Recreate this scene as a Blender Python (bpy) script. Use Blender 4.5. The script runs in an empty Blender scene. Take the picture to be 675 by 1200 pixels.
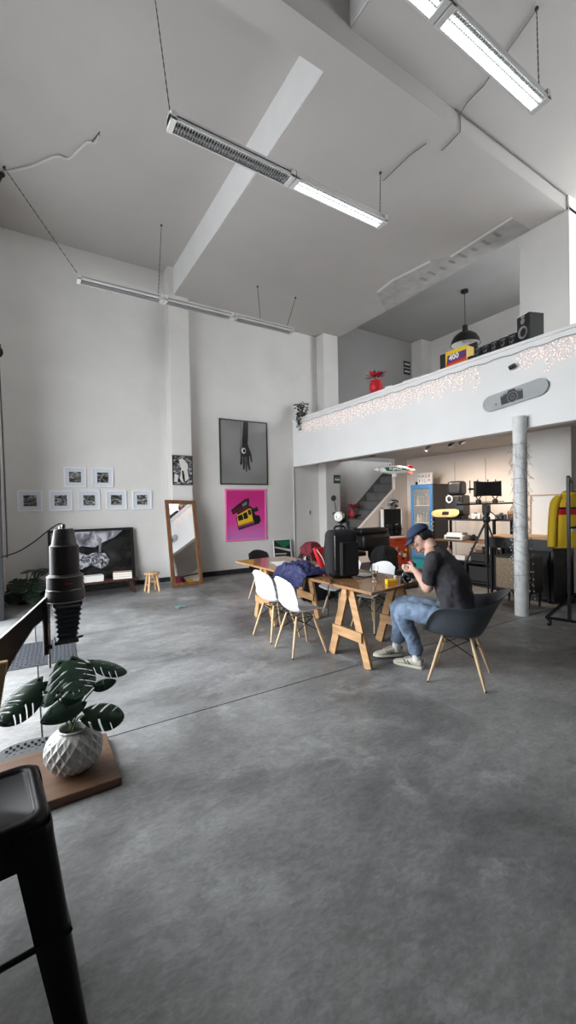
import bpy, bmesh, math, random
from math import sin, cos, pi, radians as R
from mathutils import Vector as V, Matrix, Euler, noise as MN
random.seed(7)
WORLD = 10.0; EXPO = 0.10; SPOTW = 60
scn = bpy.context.scene
C = scn.collection

# ------------------------------------------------------------------ materials
def mat(name, col, rough=.6, metal=0., var=0., vs=6., bump=0., bs=40., emis=0., ecol=None, trans=0., ior=1.45, alpha=1., coat=0., spec=None, col2=None, stretch=None):
    m = bpy.data.materials.new(name); m.use_nodes = True
    nt = m.node_tree; N = nt.nodes; L = nt.links
    b = N['Principled BSDF']
    b.inputs['Base Color'].default_value = (*col, 1); b.inputs['Roughness'].default_value = rough
    b.inputs['Metallic'].default_value = metal; b.inputs['IOR'].default_value = ior
    b.inputs['Transmission Weight'].default_value = trans; b.inputs['Alpha'].default_value = alpha
    b.inputs['Coat Weight'].default_value = coat
    if spec is not None: b.inputs['Specular IOR Level'].default_value = spec
    if emis: b.inputs['Emission Color'].default_value = (*(ecol or col), 1); b.inputs['Emission Strength'].default_value = emis
    if var or bump:
        tc = N.new('ShaderNodeTexCoord'); mp = N.new('ShaderNodeMapping'); L.new(tc.outputs['Object'], mp.inputs['Vector'])
        if stretch: mp.inputs['Scale'].default_value = stretch
    if var:
        n = N.new('ShaderNodeTexNoise'); n.inputs['Scale'].default_value = vs; n.inputs['Detail'].default_value = 6; L.new(mp.outputs['Vector'], n.inputs['Vector'])
        r = N.new('ShaderNodeValToRGB'); c2 = col2 or tuple(min(1, c*(1+var)) for c in col)
        r.color_ramp.elements[0].position = .3; r.color_ramp.elements[1].position = .7
        r.color_ramp.elements[0].color = (*[c*(1-var) for c in col], 1); r.color_ramp.elements[1].color = (*c2, 1)
        L.new(n.outputs['Fac'], r.inputs['Fac']); L.new(r.outputs['Color'], b.inputs['Base Color'])
    if bump:
        n = N.new('ShaderNodeTexNoise'); n.inputs['Scale'].default_value = bs; n.inputs['Detail'].default_value = 5; L.new(mp.outputs['Vector'], n.inputs['Vector'])
        bp = N.new('ShaderNodeBump'); bp.inputs['Strength'].default_value = bump; bp.inputs['Distance'].default_value = .02
        L.new(n.outputs['Fac'], bp.inputs['Height']); L.new(bp.outputs['Normal'], b.inputs['Normal'])
    return m
def photo_mat(name, scale, ramp, detail=4, dist=1.2, stretch=(1, 1, 1), rough=.25, off=(0, 0, 0)):
    m = bpy.data.materials.new(name); m.use_nodes = True; nt = m.node_tree; N = nt.nodes; L = nt.links; b = N['Principled BSDF']
    b.inputs['Roughness'].default_value = rough
    tc = N.new('ShaderNodeTexCoord'); mp = N.new('ShaderNodeMapping'); mp.inputs['Scale'].default_value = stretch; mp.inputs['Location'].default_value = off
    n = N.new('ShaderNodeTexNoise'); n.inputs['Scale'].default_value = scale; n.inputs['Detail'].default_value = detail; n.inputs['Distortion'].default_value = dist
    r = N.new('ShaderNodeValToRGB'); e = r.color_ramp.elements
    e[0].position = ramp[0][0]; e[0].color = (*ramp[0][1], 1); e[1].position = ramp[-1][0]; e[1].color = (*ramp[-1][1], 1)
    for p, c in ramp[1:-1]:
        x = e.new(p); x.color = (*c, 1)
    L.new(tc.outputs['Object'], mp.inputs['Vector']); L.new(mp.outputs['Vector'], n.inputs['Vector']); L.new(n.outputs['Fac'], r.inputs['Fac']); L.new(r.outputs['Color'], b.inputs['Base Color'])
    return m
g = lambda v: (v, v, v)
M = {}
M['wall'] = mat('painted_plaster', (.73, .715, .695), .75, var=.045, vs=1.3, bump=.25, bs=9)
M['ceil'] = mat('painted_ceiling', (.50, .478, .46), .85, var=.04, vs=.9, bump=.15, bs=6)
M['mezzwall'] = mat('shade_grey_plaster', (.36, .355, .35), .8, var=.05, vs=1, bump=.1, bs=8)  # upstairs dimness is painted in: darker copy of the wall plaster
M['dimwall'] = mat('foreground_dimming_wall', (.10, .10, .10), .8)  # dark colour for unseen walls, chosen to cut bounce light onto the foreground
M['cream'] = mat('cream_plaster', (.80, .72, .66), .75, var=.04, vs=1.5, bump=.1, bs=8)
M['white'] = mat('white_paint', (.84, .84, .84), .45, var=.02, vs=3)
M['para'] = mat('white_parapet_paint', (.86, .86, .86), .6, var=.025, vs=1.2, bump=.12, bs=7)
M['pole'] = mat('chipped_white_paint', (.76, .77, .77), .5, var=.12, vs=9, bump=.1)
M['black'] = mat('black_plastic', (.012, .012, .013), .4)
M['blackm'] = mat('black_metal', (.006, .006, .007), .3, spec=.22)
M['blackf'] = mat('black_fabric', (.014, .014, .016), .9, bump=.4, bs=60)
M['base'] = mat('black_skirting_paint', (.02, .02, .022), .5, var=.4, vs=12, bump=.3)
M['stair'] = mat('grey_painted_step', (.10, .097, .095), .7, var=.15, vs=5)
M['stairr'] = mat('grey_painted_riser', (.155, .15, .145), .7, var=.15, vs=5)
M['wood'] = mat('oak_ply', (.50, .29, .14), .5, var=.22, vs=3, stretch=(8, 1, 8))
M['woodtop'] = mat('varnished_table_top', (.36, .19, .085), .16, var=.3, vs=3, stretch=(9, 1, 9), coat=.5)
M['pine'] = mat('pale_pine', (.58, .38, .20), .5, var=.2, vs=3, stretch=(7, 7, 1))
M['beech'] = mat('beech_dowel', (.62, .44, .27), .45, var=.1, vs=10)
M['dwood'] = mat('dark_red_wood', (.055, .022, .016), .45, var=.3, vs=8)
M['mwood'] = mat('mirror_frame_wood', (.19, .082, .035), .5, var=.35, vs=6, stretch=(6, 6, 1))
M['board'] = mat('plant_board_wood', (.12, .064, .038), .5, var=.25, vs=4, stretch=(1, 8, 8))
M['mirror'] = mat('mirror_glass', (.9, .9, .9), .02, metal=1.)
M['shell'] = mat('white_chair_plastic', (.82, .82, .86), .35)
M['gshell'] = mat('dark_grey_chair_plastic', (.045, .055, .066), .42)
M['bshell'] = mat('black_chair_plastic', (.012, .012, .012), .4)
M['wire'] = mat('black_steel_rod', (.012, .012, .012), .4, metal=.6)
M['grey'] = mat('grey_enamel', (.066, .059, .060), .42, metal=.3, var=.2, vs=14, bump=.1, bs=30)
M['greyl'] = mat('worn_edge_metal', (.42, .42, .42), .4, metal=.6)
M['bellow'] = mat('bellows_cloth', (.055, .062, .068), .7)
M['chrome'] = mat('chrome', (.7, .7, .7), .15, metal=1.)
M['ledoff'] = mat('fixture_enamel', (.68, .67, .65), .5)
M['louv'] = mat('louvre_metal', (.16, .16, .16), .35, metal=.6)
M['louvl'] = mat('louvre_slat_metal', (.62, .62, .62), .3, metal=.5)
M['tubeoff'] = mat('unlit_tube', (.42, .42, .42), .3)
M['tubeon'] = mat('lit_tube', (.9, 1, 1), .3, emis=9, ecol=(.90, .98, 1))
M['glow'] = mat('lit_diffuser', (.9, 1, 1), .3, emis=5, ecol=(.90, .98, 1))
M['leaf'] = mat('monstera_leaf', (.012, .035, .019), .32, var=.4, vs=9)
M['leafd'] = mat('dark_leaf', (.008, .020, .009), .4, var=.4, vs=9)
M['stem'] = mat('plant_stem', (.05, .075, .03), .5)
M['soil'] = mat('soil', (.02, .014, .01), .9, bump=.6)
M['pot'] = mat('glazed_white_ceramic', (.36, .36, .35), .14, coat=.5)
M['dpot'] = mat('black_plant_pot', (.015, .015, .015), .5)
M['mat'] = mat('black_rubber_mat', (.035, .04, .05), .6, bump=.3)
M['mat2'] = mat('black_rubber_ridge', (.075, .08, .095), .5)
M['drain'] = mat('grey_rubber', (.07, .07, .072), .6, bump=.2)
M['pframe'] = mat('white_picture_frame', (.86, .88, .93), .4)
M['pmat'] = mat('white_mat_board', (.70, .73, .78), .7)
M['bframe'] = mat('black_picture_frame', (.014, .014, .014), .35)
M['brframe'] = mat('dark_brown_picture_frame', (.04, .025, .02), .4)
M['pinkf'] = mat('pink_frame_edge', (.95, .22, .52), .4)
M['skin'] = mat('skin', (.62, .38, .30), .5, var=.06, vs=20)
M['hair'] = mat('black_hair', (.012, .010, .010), .6, bump=.5, bs=80)
M['tee'] = mat('charcoal_cotton', (.038, .037, .043), .9, var=.12, vs=8, bump=.3, bs=14)
M['jean'] = mat('light_blue_denim', (.19, .26, .37), .85, var=.28, vs=7, bump=.4, bs=13)
M['cap'] = mat('navy_cap_cloth', (.025, .045, .10), .85)
M['shoe'] = mat('cream_sneaker', (.60, .57, .46), .6)
M['shoed'] = mat('dark_sneaker_trim', (.09, .10, .10), .6)
M['sole'] = mat('cream_rubber_sole', (.66, .64, .55), .6)
M['sock'] = mat('white_sock', (.78, .78, .80), .85)
M['navy'] = mat('navy_nylon', (.014, .018, .085), .6, bump=1., bs=14)
M['red'] = mat('bright_red', (.58, .014, .025), .45)
M['maroon'] = mat('maroon_cloth', (.13, .012, .022), .8, bump=.6, bs=12)
M['glass'] = mat('clear_glass', (.97, .97, .97), .03, trans=1., ior=1.45)
M['pane'] = mat('thin_pane', (.9, .95, .95), .03, alpha=.16)
M['beer'] = mat('yellow_drink', (.75, .55, .12), .1)
M['yellow'] = mat('film_box_yellow', (.85, .55, .02), .4)
M['jacket'] = mat('yellow_jacket_cloth', (.85, .56, .03), .75, bump=.5, bs=11)
M['blue'] = mat('fridge_blue', (.085, .26, .55), .35)
M['teal'] = mat('teal_panel', (.04, .36, .42), .4)
M['fridgein'] = mat('fridge_interior', (.085, .12, .11), .5)
M['shelfw'] = mat('cream_shelf', (.72, .70, .58), .4)
M['redcab'] = mat('orange_red_cabinet', (.42, .055, .02), .5, var=.2, vs=7)
M['green'] = mat('film_green', (.01, .15, .06), .5)
M['sgreen'] = mat('dark_sign_green', (.02, .07, .05), .5)
M['skate'] = mat('silver_deck', (.40, .42, .43), .5, var=.08, vs=5)
M['cane'] = mat('cane_panel', (.27, .20, .135), .7, var=.25, vs=30)
M['paper'] = mat('white_paper', (.80, .79, .77), .7)
M['tan'] = mat('tan_paper', (.50, .33, .19), .7)
M['purple'] = mat('film_box_purple', (.09, .03, .16), .5)
M['orange'] = mat('film_box_orange', (.65, .14, .02), .5)
M['fairy'] = mat('warm_fairy_bulb', (1, .8, .66), .4, emis=1.5, ecol=(1, .70, .60))
M['fwire'] = mat('clear_fairy_wire', (.55, .46, .42), .5)
M['bulbo'] = mat('unlit_fairy_bulb', (.75, .75, .74), .3)
M['dwire'] = mat('grey_fairy_wire', (.20, .21, .21), .5)
M['patch'] = mat('bare_grey_plaster', (.42, .41, .40), .9, var=.12, vs=5)
M['smear'] = mat('plaster_smear', (.28, .28, .275), .9, var=.2, vs=9)
M['cord'] = mat('grey_cable', (.13, .13, .13), .6)
M['chain'] = mat('dark_chain', (.05, .05, .05), .45, metal=.6)
M['conduit'] = mat('pale_conduit', (.60, .60, .59), .5)
M['silver'] = mat('silver_foil', (.34, .35, .36), .35, metal=.4, var=.3, vs=20)
M['grayp'] = mat('mid_grey_print', (.22, .22, .22), .4)
M['outside'] = mat('street_paving', (.5, .5, .5), .8, var=.1)
M['bins'] = mat('black_crate', (.02, .022, .025), .5)
M['brown'] = mat('brown_leather', (.13, .07, .045), .6)
M['beige'] = mat('beige_plastic', (.62, .55, .42), .5)
M['deckyellow'] = mat('yellow_deck', (.62, .45, .20), .5, var=.25, vs=5)
M['offw'] = mat('off_white_plastic', (.70, .69, .66), .5)

# concrete floor
def concrete(name, base=.24, tint=(1, 1, 1)):
    m = bpy.data.materials.new(name); m.use_nodes = True; nt = m.node_tree; N = nt.nodes; L = nt.links; b = N['Principled BSDF']
    tc = N.new('ShaderNodeTexCoord')
    def noise(s, d, dist=0, rot=0, sc=(1, 1, 1)):
        mp = N.new('ShaderNodeMapping'); mp.inputs['Rotation'].default_value = (0, 0, rot); mp.inputs['Scale'].default_value = sc
        n = N.new('ShaderNodeTexNoise'); n.inputs['Scale'].default_value = s; n.inputs['Detail'].default_value = d; n.inputs['Distortion'].default_value = dist
        n.inputs['Roughness'].default_value = .62
        L.new(tc.outputs['Object'], mp.inputs['Vector']); L.new(mp.outputs['Vector'], n.inputs['Vector']); return n
    def ramp(src, a, ca, b_, cb):
        r = N.new('ShaderNodeValToRGB'); r.color_ramp.elements[0].position = a; r.color_ramp.elements[0].color = (*ca, 1)
        r.color_ramp.elements[1].position = b_; r.color_ramp.elements[1].color = (*cb, 1); L.new(src, r.inputs['Fac']); return r
    def mixc(f, a, bb, mode='MIX'):
        x = N.new('ShaderNodeMix'); x.data_type = 'RGBA'; x.blend_type = mode
        if isinstance(f, float): x.inputs[0].default_value = f
        else: L.new(f, x.inputs[0])
        L.new(a, x.inputs[6]); L.new(bb, x.inputs[7]); return x.outputs[2]
    a = ramp(noise(.8, 12, .5, .4, (1, 1.3, 1)).outputs['Fac'], .34, tuple(base*.50*c for c in tint), .66, tuple(base*1.42*c for c in tint))
    c = ramp(noise(6, 10, 1.0, .9, (1, 2.2, 1)).outputs['Fac'], .3, (.80, .80, .80), .72, (1.17, 1.17, 1.17))
    o = mixc(1., a.outputs['Color'], c.outputs['Color'], 'MULTIPLY')
    w = ramp(noise(2.1, 12, .3, 0, (1, 1, 1)).outputs['Fac'], .56, (0, 0, 0), .66, (.50, .50, .50))
    wc = N.new('ShaderNodeRGB'); wc.outputs[0].default_value = (.40, .41, .42, 1)
    wb = N.new('ShaderNodeSeparateColor'); L.new(w.outputs['Color'], wb.inputs[0])
    o = mixc(wb.outputs[0], o, wc.outputs[0])
    sp = ramp(noise(28, 12, .8, .9, (1, 2, 1)).outputs['Fac'], .32, (.78, .78, .78), .68, (1.16, 1.16, 1.16))
    o = mixc(1., o, sp.outputs['Color'], 'MULTIPLY')
    L.new(o, b.inputs['Base Color'])
    rr = ramp(noise(3, 8, .4, .2, (1, 2, 1)).outputs['Fac'], .3, g(.34), .75, g(.58)); L.new(rr.outputs['Color'], b.inputs['Roughness'])
    bp = N.new('ShaderNodeBump'); bp.inputs['Strength'].default_value = .18; bp.inputs['Distance'].default_value = .01
    L.new(noise(14, 8, .5).outputs['Fac'], bp.inputs['Height']); L.new(bp.outputs['Normal'], b.inputs['Normal'])
    return m
M['floor'] = concrete('grey_polished_concrete', .215, (.985, 1, 1.01))
M['floorl'] = concrete('daylight_pale_concrete', .27)  # daylight glare by the roller door put into a paler base
M['floorb'] = concrete('brownish_concrete', .20, (1.03, 1, .94))
M['joint'] = mat('dirty_joint_filler', (.045, .044, .042), .9, var=.4, vs=20)

# ------------------------------------------------------------------ mesh builder
class MB:
    def __init__(s): s.v = []; s.f = []; s.m = []; s.mats = []
    def mi(s, m):
        m = M[m] if isinstance(m, str) else m
        if m not in s.mats: s.mats.append(m)
        return s.mats.index(m)
    def add(s, vs, fs, m):
        b = len(s.v); k = s.mi(m); s.v += [V(x) for x in vs]
        for f in fs: s.f.append([b+i for i in f]); s.m.append(k)
        return s
    def box(s, x0, x1, y0, y1, z0, z1, m, rz=0, at=None):
        vs = [V((x, y, z)) for x in (x0, x1) for y in (y0, y1) for z in (z0, z1)]
        if at is not None:
            Q = Matrix.Rotation(rz, 4, 'Z'); vs = [Q @ v + V(at) for v in vs]
        return s.add(vs, [(0, 1, 3, 2), (4, 6, 7, 5), (0, 4, 5, 1), (2, 3, 7, 6), (0, 2, 6, 4), (1, 5, 7, 3)], m)
    def obox(s, mtx, sx, sy, sz, m):
        vs = [mtx @ V((x*sx/2, y*sy/2, z*sz/2)) for x in (-1, 1) for y in (-1, 1) for z in (-1, 1)]
        return s.add(vs, [(0, 1, 3, 2), (4, 6, 7, 5), (0, 4, 5, 1), (2, 3, 7, 6), (0, 2, 6, 4), (1, 5, 7, 3)], m)
    def beam(s, a, b, w, h, m, up=(0, 0, 1)):
        a = V(a); b = V(b); d = (b-a); l = d.length; d.normalize(); x = d.cross(V(up))
        if x.length < 1e-4: x = V((1, 0, 0))
        x.normalize(); u = x.cross(d)
        vs = [p + x*sx*w/2 + u*su*h/2 for p in (a, b) for sx in (-1, 1) for su in (-1, 1)]
        return s.add(vs, [(0, 1, 3, 2), (4, 6, 7, 5), (0, 4, 5, 1), (2, 3, 7, 6), (0, 2, 6, 4), (1, 5, 7, 3)], m)
    def tube(s, pts, r, m, n=8, cap=True, closed=False):
        pts = [V(p) for p in pts]; K = len(pts); rs = r if isinstance(r, (list, tuple)) else [r]*K
        vs = []; fs = []; prev = None
        for i, p in enumerate(pts):
            if closed: d = pts[(i+1) % K]-pts[i-1]
            else: d = pts[min(i+1, K-1)]-pts[max(i-1, 0)]
            d.normalize()
            if prev is None:
                x = d.cross(V((0, 0, 1)));
                if x.length < .05: x = d.cross(V((1, 0, 0)))
            else: x = prev - d*prev.dot(d)
            x.normalize(); prev = x; y = d.cross(x)
            vs += [p+(x*cos(2*pi*k/n)+y*sin(2*pi*k/n))*rs[i] for k in range(n)]
        for i in range(K if closed else K-1):
            j = (i+1) % K
            fs += [(i*n+k, i*n+(k+1) % n, j*n+(k+1) % n, j*n+k) for k in range(n)]
        if cap and not closed: fs += [tuple(range(n-1, -1, -1)), tuple((K-1)*n+k for k in range(n))]
        return s.add(vs, fs, m)
    def lathe(s, prof, m, n=24, c=(0, 0, 0), mtx=None, cap=True):
        vs = []; fs = []; c = V(c)
        for r, z in prof:
            for k in range(n):
                p = V((r*cos(2*pi*k/n), r*sin(2*pi*k/n), z)); vs.append((mtx @ p if mtx else p)+c)
        for i in range(len(prof)-1):
            fs += [(i*n+k, i*n+(k+1) % n, (i+1)*n+(k+1) % n, (i+1)*n+k) for k in range(n)]
        if cap: fs += [tuple(range(n-1, -1, -1)), tuple((len(prof)-1)*n+k for k in range(n))]
        return s.add(vs, fs, m)
    def ball(s, c, r, m, n=10, sc=(1, 1, 1), mtx=None):
        prof = [(max(1e-4, sin(pi*i/n))*1., -cos(pi*i/n)) for i in range(n+1)]
        vs = []; fs = []; k2 = n*2
        for pr, z in prof:
            for k in range(k2):
                p = V((pr*cos(2*pi*k/k2)*sc[0]*r, pr*sin(2*pi*k/k2)*sc[1]*r, z*sc[2]*r)); vs.append((mtx @ p if mtx else p)+V(c))
        for i in range(n): fs += [(i*k2+k, i*k2+(k+1) % k2, (i+1)*k2+(k+1) % k2, (i+1)*k2+k) for k in range(k2)]
        return s.add(vs, fs, m)
    def grid(s, fn, nu, nv, m):
        vs = [V(fn(i/nu, j/nv)) for i in range(nu+1) for j in range(nv+1)]
        fs = [(i*(nv+1)+j, (i+1)*(nv+1)+j, (i+1)*(nv+1)+j+1, i*(nv+1)+j+1) for i in range(nu) for j in range(nv)]
        return s.add(vs, fs, m)
    def prism(s, poly, h0, h1, m, mtx=None):
        n = len(poly); vs = [V((x, y, h)) for h in (h0, h1) for x, y in poly]
        if mtx: vs = [mtx @ v for v in vs]
        return s.add(vs, [tuple(range(n-1, -1, -1)), tuple(range(n, 2*n))]+[(i, (i+1) % n, n+(i+1) % n, n+i) for i in range(n)], m)
    def text(s, txt, size, m, mtx, ext=.002, bold=0, align='CENTER'):
        cu = bpy.data.curves.new('t', 'FONT'); cu.body = txt; cu.size = size; cu.extrude = ext; cu.offset = bold; cu.align_x = align; cu.align_y = 'CENTER'; cu.resolution_u = 2
        o = bpy.data.objects.new('t', cu); me = bpy.data.meshes.new_from_object(o)
        s.add([mtx @ v.co for v in me.vertices], [tuple(p.vertices) for p in me.polygons], m)
        bpy.data.objects.remove(o); bpy.data.curves.remove(cu); bpy.data.meshes.remove(me); return s
    def obj(s, name, parent=None, loc=None, rz=0, bevel=0, smooth=True, ang=38, mods=(), seg=2):
        me = bpy.data.meshes.new(name); me.from_pydata(s.v, [], s.f)
        for m in s.mats: me.materials.append(m)
        me.polygons.foreach_set('material_index', s.m)
        bm = bmesh.new(); bm.from_mesh(me); bmesh.ops.recalc_face_normals(bm, faces=bm.faces); bm.to_mesh(me); bm.free()
        if smooth:
            me.polygons.foreach_set('use_smooth', [True]*len(me.polygons)); me.set_sharp_from_angle(angle=R(ang))
        o = bpy.data.objects.new(name, me); C.objects.link(o)
        if parent: o.parent = parent
        if loc: o.location = loc
        if rz: o.rotation_euler = (0, 0, rz)
        if bevel:
            b = o.modifiers.new('bevel', 'BEVEL'); b.width = bevel; b.segments = seg; b.limit_method = 'ANGLE'; b.angle_limit = R(40)
        for k, kw in mods:
            md = o.modifiers.new(k, k)
            for a, v in kw.items(): setattr(md, a, v)
        return o
def tag(o, label=None, cat=None, group=None, kind=None):
    if label: o['label'] = label
    if cat: o['category'] = cat
    if group: o['group'] = group
    if kind: o['kind'] = kind
    return o
def thing(name, label, cat, loc=(0, 0, 0), rz=0, group=None):
    o = bpy.data.objects.new(name, None); C.objects.link(o); o.location = loc; o.rotation_euler = (0, 0, rz); o.empty_display_size = .1
    return tag(o, label, cat, group)
def copy_tree(o, parent=None):
    c = o.copy(); C.objects.link(c); c.parent = parent
    for ch in list(o.children): copy_tree(ch, c)
    return c
def st(o): o['kind'] = 'structure'; return o
def frame_mtx(o, xd, yd):
    """matrix whose x,y axes are xd,yd (unit) at origin o"""
    x = V(xd).normalized(); y = V(yd).normalized(); z = x.cross(y)
    return Matrix(((x.x, y.x, z.x, o[0]), (x.y, y.y, z.y, o[1]), (x.z, y.z, z.z, o[2]), (0, 0, 0, 1)))
def wave(pts, n=24):
    """catmull-rom through pts"""
    P = [V(p) for p in pts]; P = [P[0]]+P+[P[-1]]; out = []
    for i in range(1, len(P)-2):
        k = max(2, n//(len(P)-3))
        for j in range(k):
            t = j/k; a, b, c, d = P[i-1], P[i], P[i+1], P[i+2]
            out.append(.5*((2*b)+(c-a)*t+(2*a-5*b+4*c-d)*t*t+(3*b-a-3*c+d)*t**3))
    return out+[P[-2]]

# ------------------------------------------------------------------ the room
YF = 8.9; XS = 2.70; ZL = 6.57; ZR = 6.0; XP = 5.77; XC = 7.1
JX = [-1.3, .05, XS, 5.27, 12.0]; JY = [-3.0, 3.05, 5.75, 9.3]
def floor():
    b = MB(); gap = .006
    for i in range(4):
        for j in range(3):
            m = 'floorl' if i == 0 and j > 0 else ('floorb' if i >= 2 and j > 0 else 'floor')
            b.box(JX[i]+gap, JX[i+1]-gap, JY[j]+gap, JY[j+1]-gap, -.06, 0, m)
    b.box(-1.3, 12, -3, 9.3, -.12, -.010, 'joint')
    st(b.obj('floor', smooth=False))
floor()
b = MB(); b.box(-1.5, 10.8, YF, YF+.25, -.05, 7.0, 'wall'); st(b.obj('wall_far', smooth=False))
b = MB(); b.box(10.63, 10.83, 3.0, YF, 2.7, 7.0, 'wall'); st(b.obj('wall_right', smooth=False))
b = MB(); b.box(8.3, 8.5, -3, 7.46, 0, 2.7, 'cream'); b.box(8.27, 8.3, 4.55, 6.5, .1, 2.50, 'cream'); b.box(8.262, 8.27, 6.0, 6.006, .1, 2.49, 'grayp'); b.box(8.262, 8.27, 5.25, 5.256, .1, 2.49, 'grayp'); st(b.obj('wall_under_mezzanine', smooth=False))
b = MB(); b.box(-1.5, 11, -3.2, -3.0, 0, 7, 'dimwall'); st(b.obj('wall_near', smooth=False))
b = MB()
b.box(-1.55, -.36, 7.26, 8.9, 0, 6.6, 'wall')          # wall return past the roller door
b.box(-1.55, -1.3, -3, 7.26, 4.3, 6.8, 'wall'); b.box(-1.55, -1.3, -3, 2.8, 0, 4.3, 'dimwall')
st(b.obj('wall_left', smooth=False))
b = MB(); b.box(-.42, -.315, 7.16, 7.26, 0, 3.9, 'blackf'); st(tag(b.obj('trim_1', bevel=.004), 'black steel roller door post'))
b = MB()
b.box(-1.5, XS, 3.14, 9.1, ZL, ZL+.2, 'ceil'); b.box(-1.5, 2.8, -3.1, 3.14, ZL, ZL+.2, 'ceil')
b.box(XS, XC, 3.42, 9.1, ZR, ZR+.9, 'ceil')                 # right bay, its left face is the bright step
b.box(2.8, 11, -3.1, 3.13, 6.22, 6.9, 'ceil')
b.box(XC, 11, 3.1, 9.1, 6.53, 6.9, 'mezzwall')  # mezzanine ceiling carries the painted shade
st(b.obj('ceiling', smooth=False))
b = MB(); b.box(-1.5, XC+.05, 3.13, 3.42, ZR-.002, 6.7, 'ceil'); b.box(XC, XC+.6, 3.1, 3.86, 6.0, 6.6, 'wall'); b.box(XS-.012, XS-.002, 3.42, YF, ZR+.02, ZL, 'white'); b.box(2.79, 2.8, -3, 3.13, 6.24, ZL, 'white'); st(tag(b.obj('trim_2', smooth=False), 'white ceiling beam across the room'))  # white sheets on the step faces paint in the window light
# columns
b = MB(); b.box(2.56, 3.0, 8.6, YF, 0, ZL, 'wall'); st(tag(b.obj('trim_3', bevel=.01), 'white wall column behind the mirror'))
b = MB(); b.box(6.55, 7.02, 8.58, YF, 0, ZR, 'wall'); st(tag(b.obj('trim_4', bevel=.01), 'white wall column beside the stairs'))
b = MB(); b.box(XC, XC+.6, 3.1, 3.86, 0, 6.05, 'wall'); st(tag(b.obj('trim_5', bevel=.008), 'square white pillar behind the parapet'))
# shade painted on the far wall above the mezzanine as a darker sheet
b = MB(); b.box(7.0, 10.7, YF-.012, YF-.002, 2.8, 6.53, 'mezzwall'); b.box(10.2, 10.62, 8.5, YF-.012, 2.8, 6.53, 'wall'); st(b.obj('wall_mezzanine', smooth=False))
# mezzanine slab with stair opening, parapet
b = MB(); b.box(XP+.02, 10.8, -3, 7.46, 2.70, 2.9, 'ceil'); b.box(XP+.02, 7.1, 7.46, YF, 2.70, 2.9, 'ceil'); b.box(9.6, 10.8, 7.46, YF, 2.70, 2.9, 'ceil'); st(b.obj('floor_mezzanine', smooth=False))
b = MB(); b.box(XP, XP+.16, -3, YF, 2.55, 3.69, 'para'); b.box(XP-.02, XP+.19, -3, YF, 3.69, 3.735, 'para')
st(b.obj('wall_parapet', bevel=.006))
b = MB(); b.lathe([(.088, 0), (.086, 2.71)], 'pole', 24, (5.70, 3.12, 0)); st(tag(b.obj('trim_6'), 'round white post under the parapet'))
# baseboards
b = MB(); b.box(-1.2, 2.56, YF-.03, YF, 0, .09, 'base'); b.box(2.53, 3.03, 8.57, 8.6, 0, .10, 'base'); b.box(3.0, 6.55, YF-.03, YF, 0, .11, 'base'); b.box(6.52, 7.05, 8.55, 8.58, 0, .1, 'base'); st(b.obj('baseboard_far', smooth=False))
b = MB(); b.box(8.27, 8.3, -3, 7.4, 0, .12, 'base'); b.box(7.07, 7.1, 3.07, 3.89, 0, .12, 'base'); b.box(7.07, 7.7, 3.07, 3.1, 0, .12, 'base'); st(b.obj('baseboard_right', smooth=False))
# thin vertical pipe at the end of the parapet and a switch plate
b = MB(); b.tube([(XP-.02, YF-.02, .1), (XP-.02, YF-.02, 2.55)], .014, 'wall'); st(tag(b.obj('trim_7'), 'thin white pipe in the wall corner under the parapet'))
b = MB(); b.box(6.20, 6.30, YF-.012, YF, 1.30, 1.46, 'offw'); b.box(6.225, 6.275, YF-.018, YF-.012, 1.33, 1.43, 'grayp'); tag(b.obj('switch_plate', bevel=.002), 'small grey switch plate on the far wall left of the stair column', 'switch')
# stairs: rise along +X
b = MB(); rise = .238; going = .275
for k in range(11):
    xx = 6.30+going*k; zz = rise*(k+1); yb = YF-.012 if xx > 7.0 else 8.57
    b.box(xx, xx+going+.3, 7.55, yb, max(0, zz-rise), zz-.03, 'stairr'); b.box(xx-.02, xx+going+.3, 7.55, yb, zz-.03, zz, 'stair')
st(b.obj('stairs', smooth=False))
b = MB()
prof = [(6.25, 0), (8.5, 0), (8.5, 2.7), (7.86, 2.7), (7.86, 1.94), (6.25, .665)]
b.prism(prof, 0, .10, 'cream', frame_mtx((0, 7.54, 0), (1, 0, 0), (0, 0, 1)))
st(b.obj('wall_stair_side', smooth=False))
b = MB(); b.prism([(7.03, .50), (9.2, 2.35), (9.2, 2.76), (7.03, .88)], 0, .012, 'stairr', frame_mtx((0, YF-.012, 0), (1, 0, 0), (0, 0, 1))); st(tag(b.obj('trim_8', smooth=False), 'dark band rising along the stair wall'))  # dark band from the nosing line down, behind the step ends
b = MB(); b.box(-40, -1.3, -30, 40, -.1, -.02, 'outside'); st(tag(b.obj('ground_outside', smooth=False), 'paving outside the roller door'))
# bare plaster patch on the ceiling by the mezzanine edge
b = MB()
b.prism([(6.30, 6.38), (6.24, 5.9), (6.36, 5.1), (6.58, 4.79), (6.5, 4.3), (6.55, 3.66), (7.09, 3.66), (7.09, 6.9), (6.6, 6.6)], ZR-.004, ZR-.001, 'patch')
b.prism([(6.28, 6.40), (6.20, 5.9), (6.33, 5.06), (6.40, 5.1), (6.28, 5.9), (6.34, 6.36)], ZR-.007, ZR-.0045, 'wall')
b.prism([(6.54, 4.8), (6.49, 3.64), (6.55, 3.64), (6.6, 4.8)], ZR-.007, ZR-.0045, 'wall')
for k in range(8): b.box(6.62+.03*(k % 3), 6.82+.03*(k % 2), 3.98+.22*k, 4.04+.22*k, ZR-.007, ZR-.0045, 'smear')
st(tag(b.obj('trim_9', smooth=False), 'patch of bare grey plaster on the ceiling'))

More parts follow.
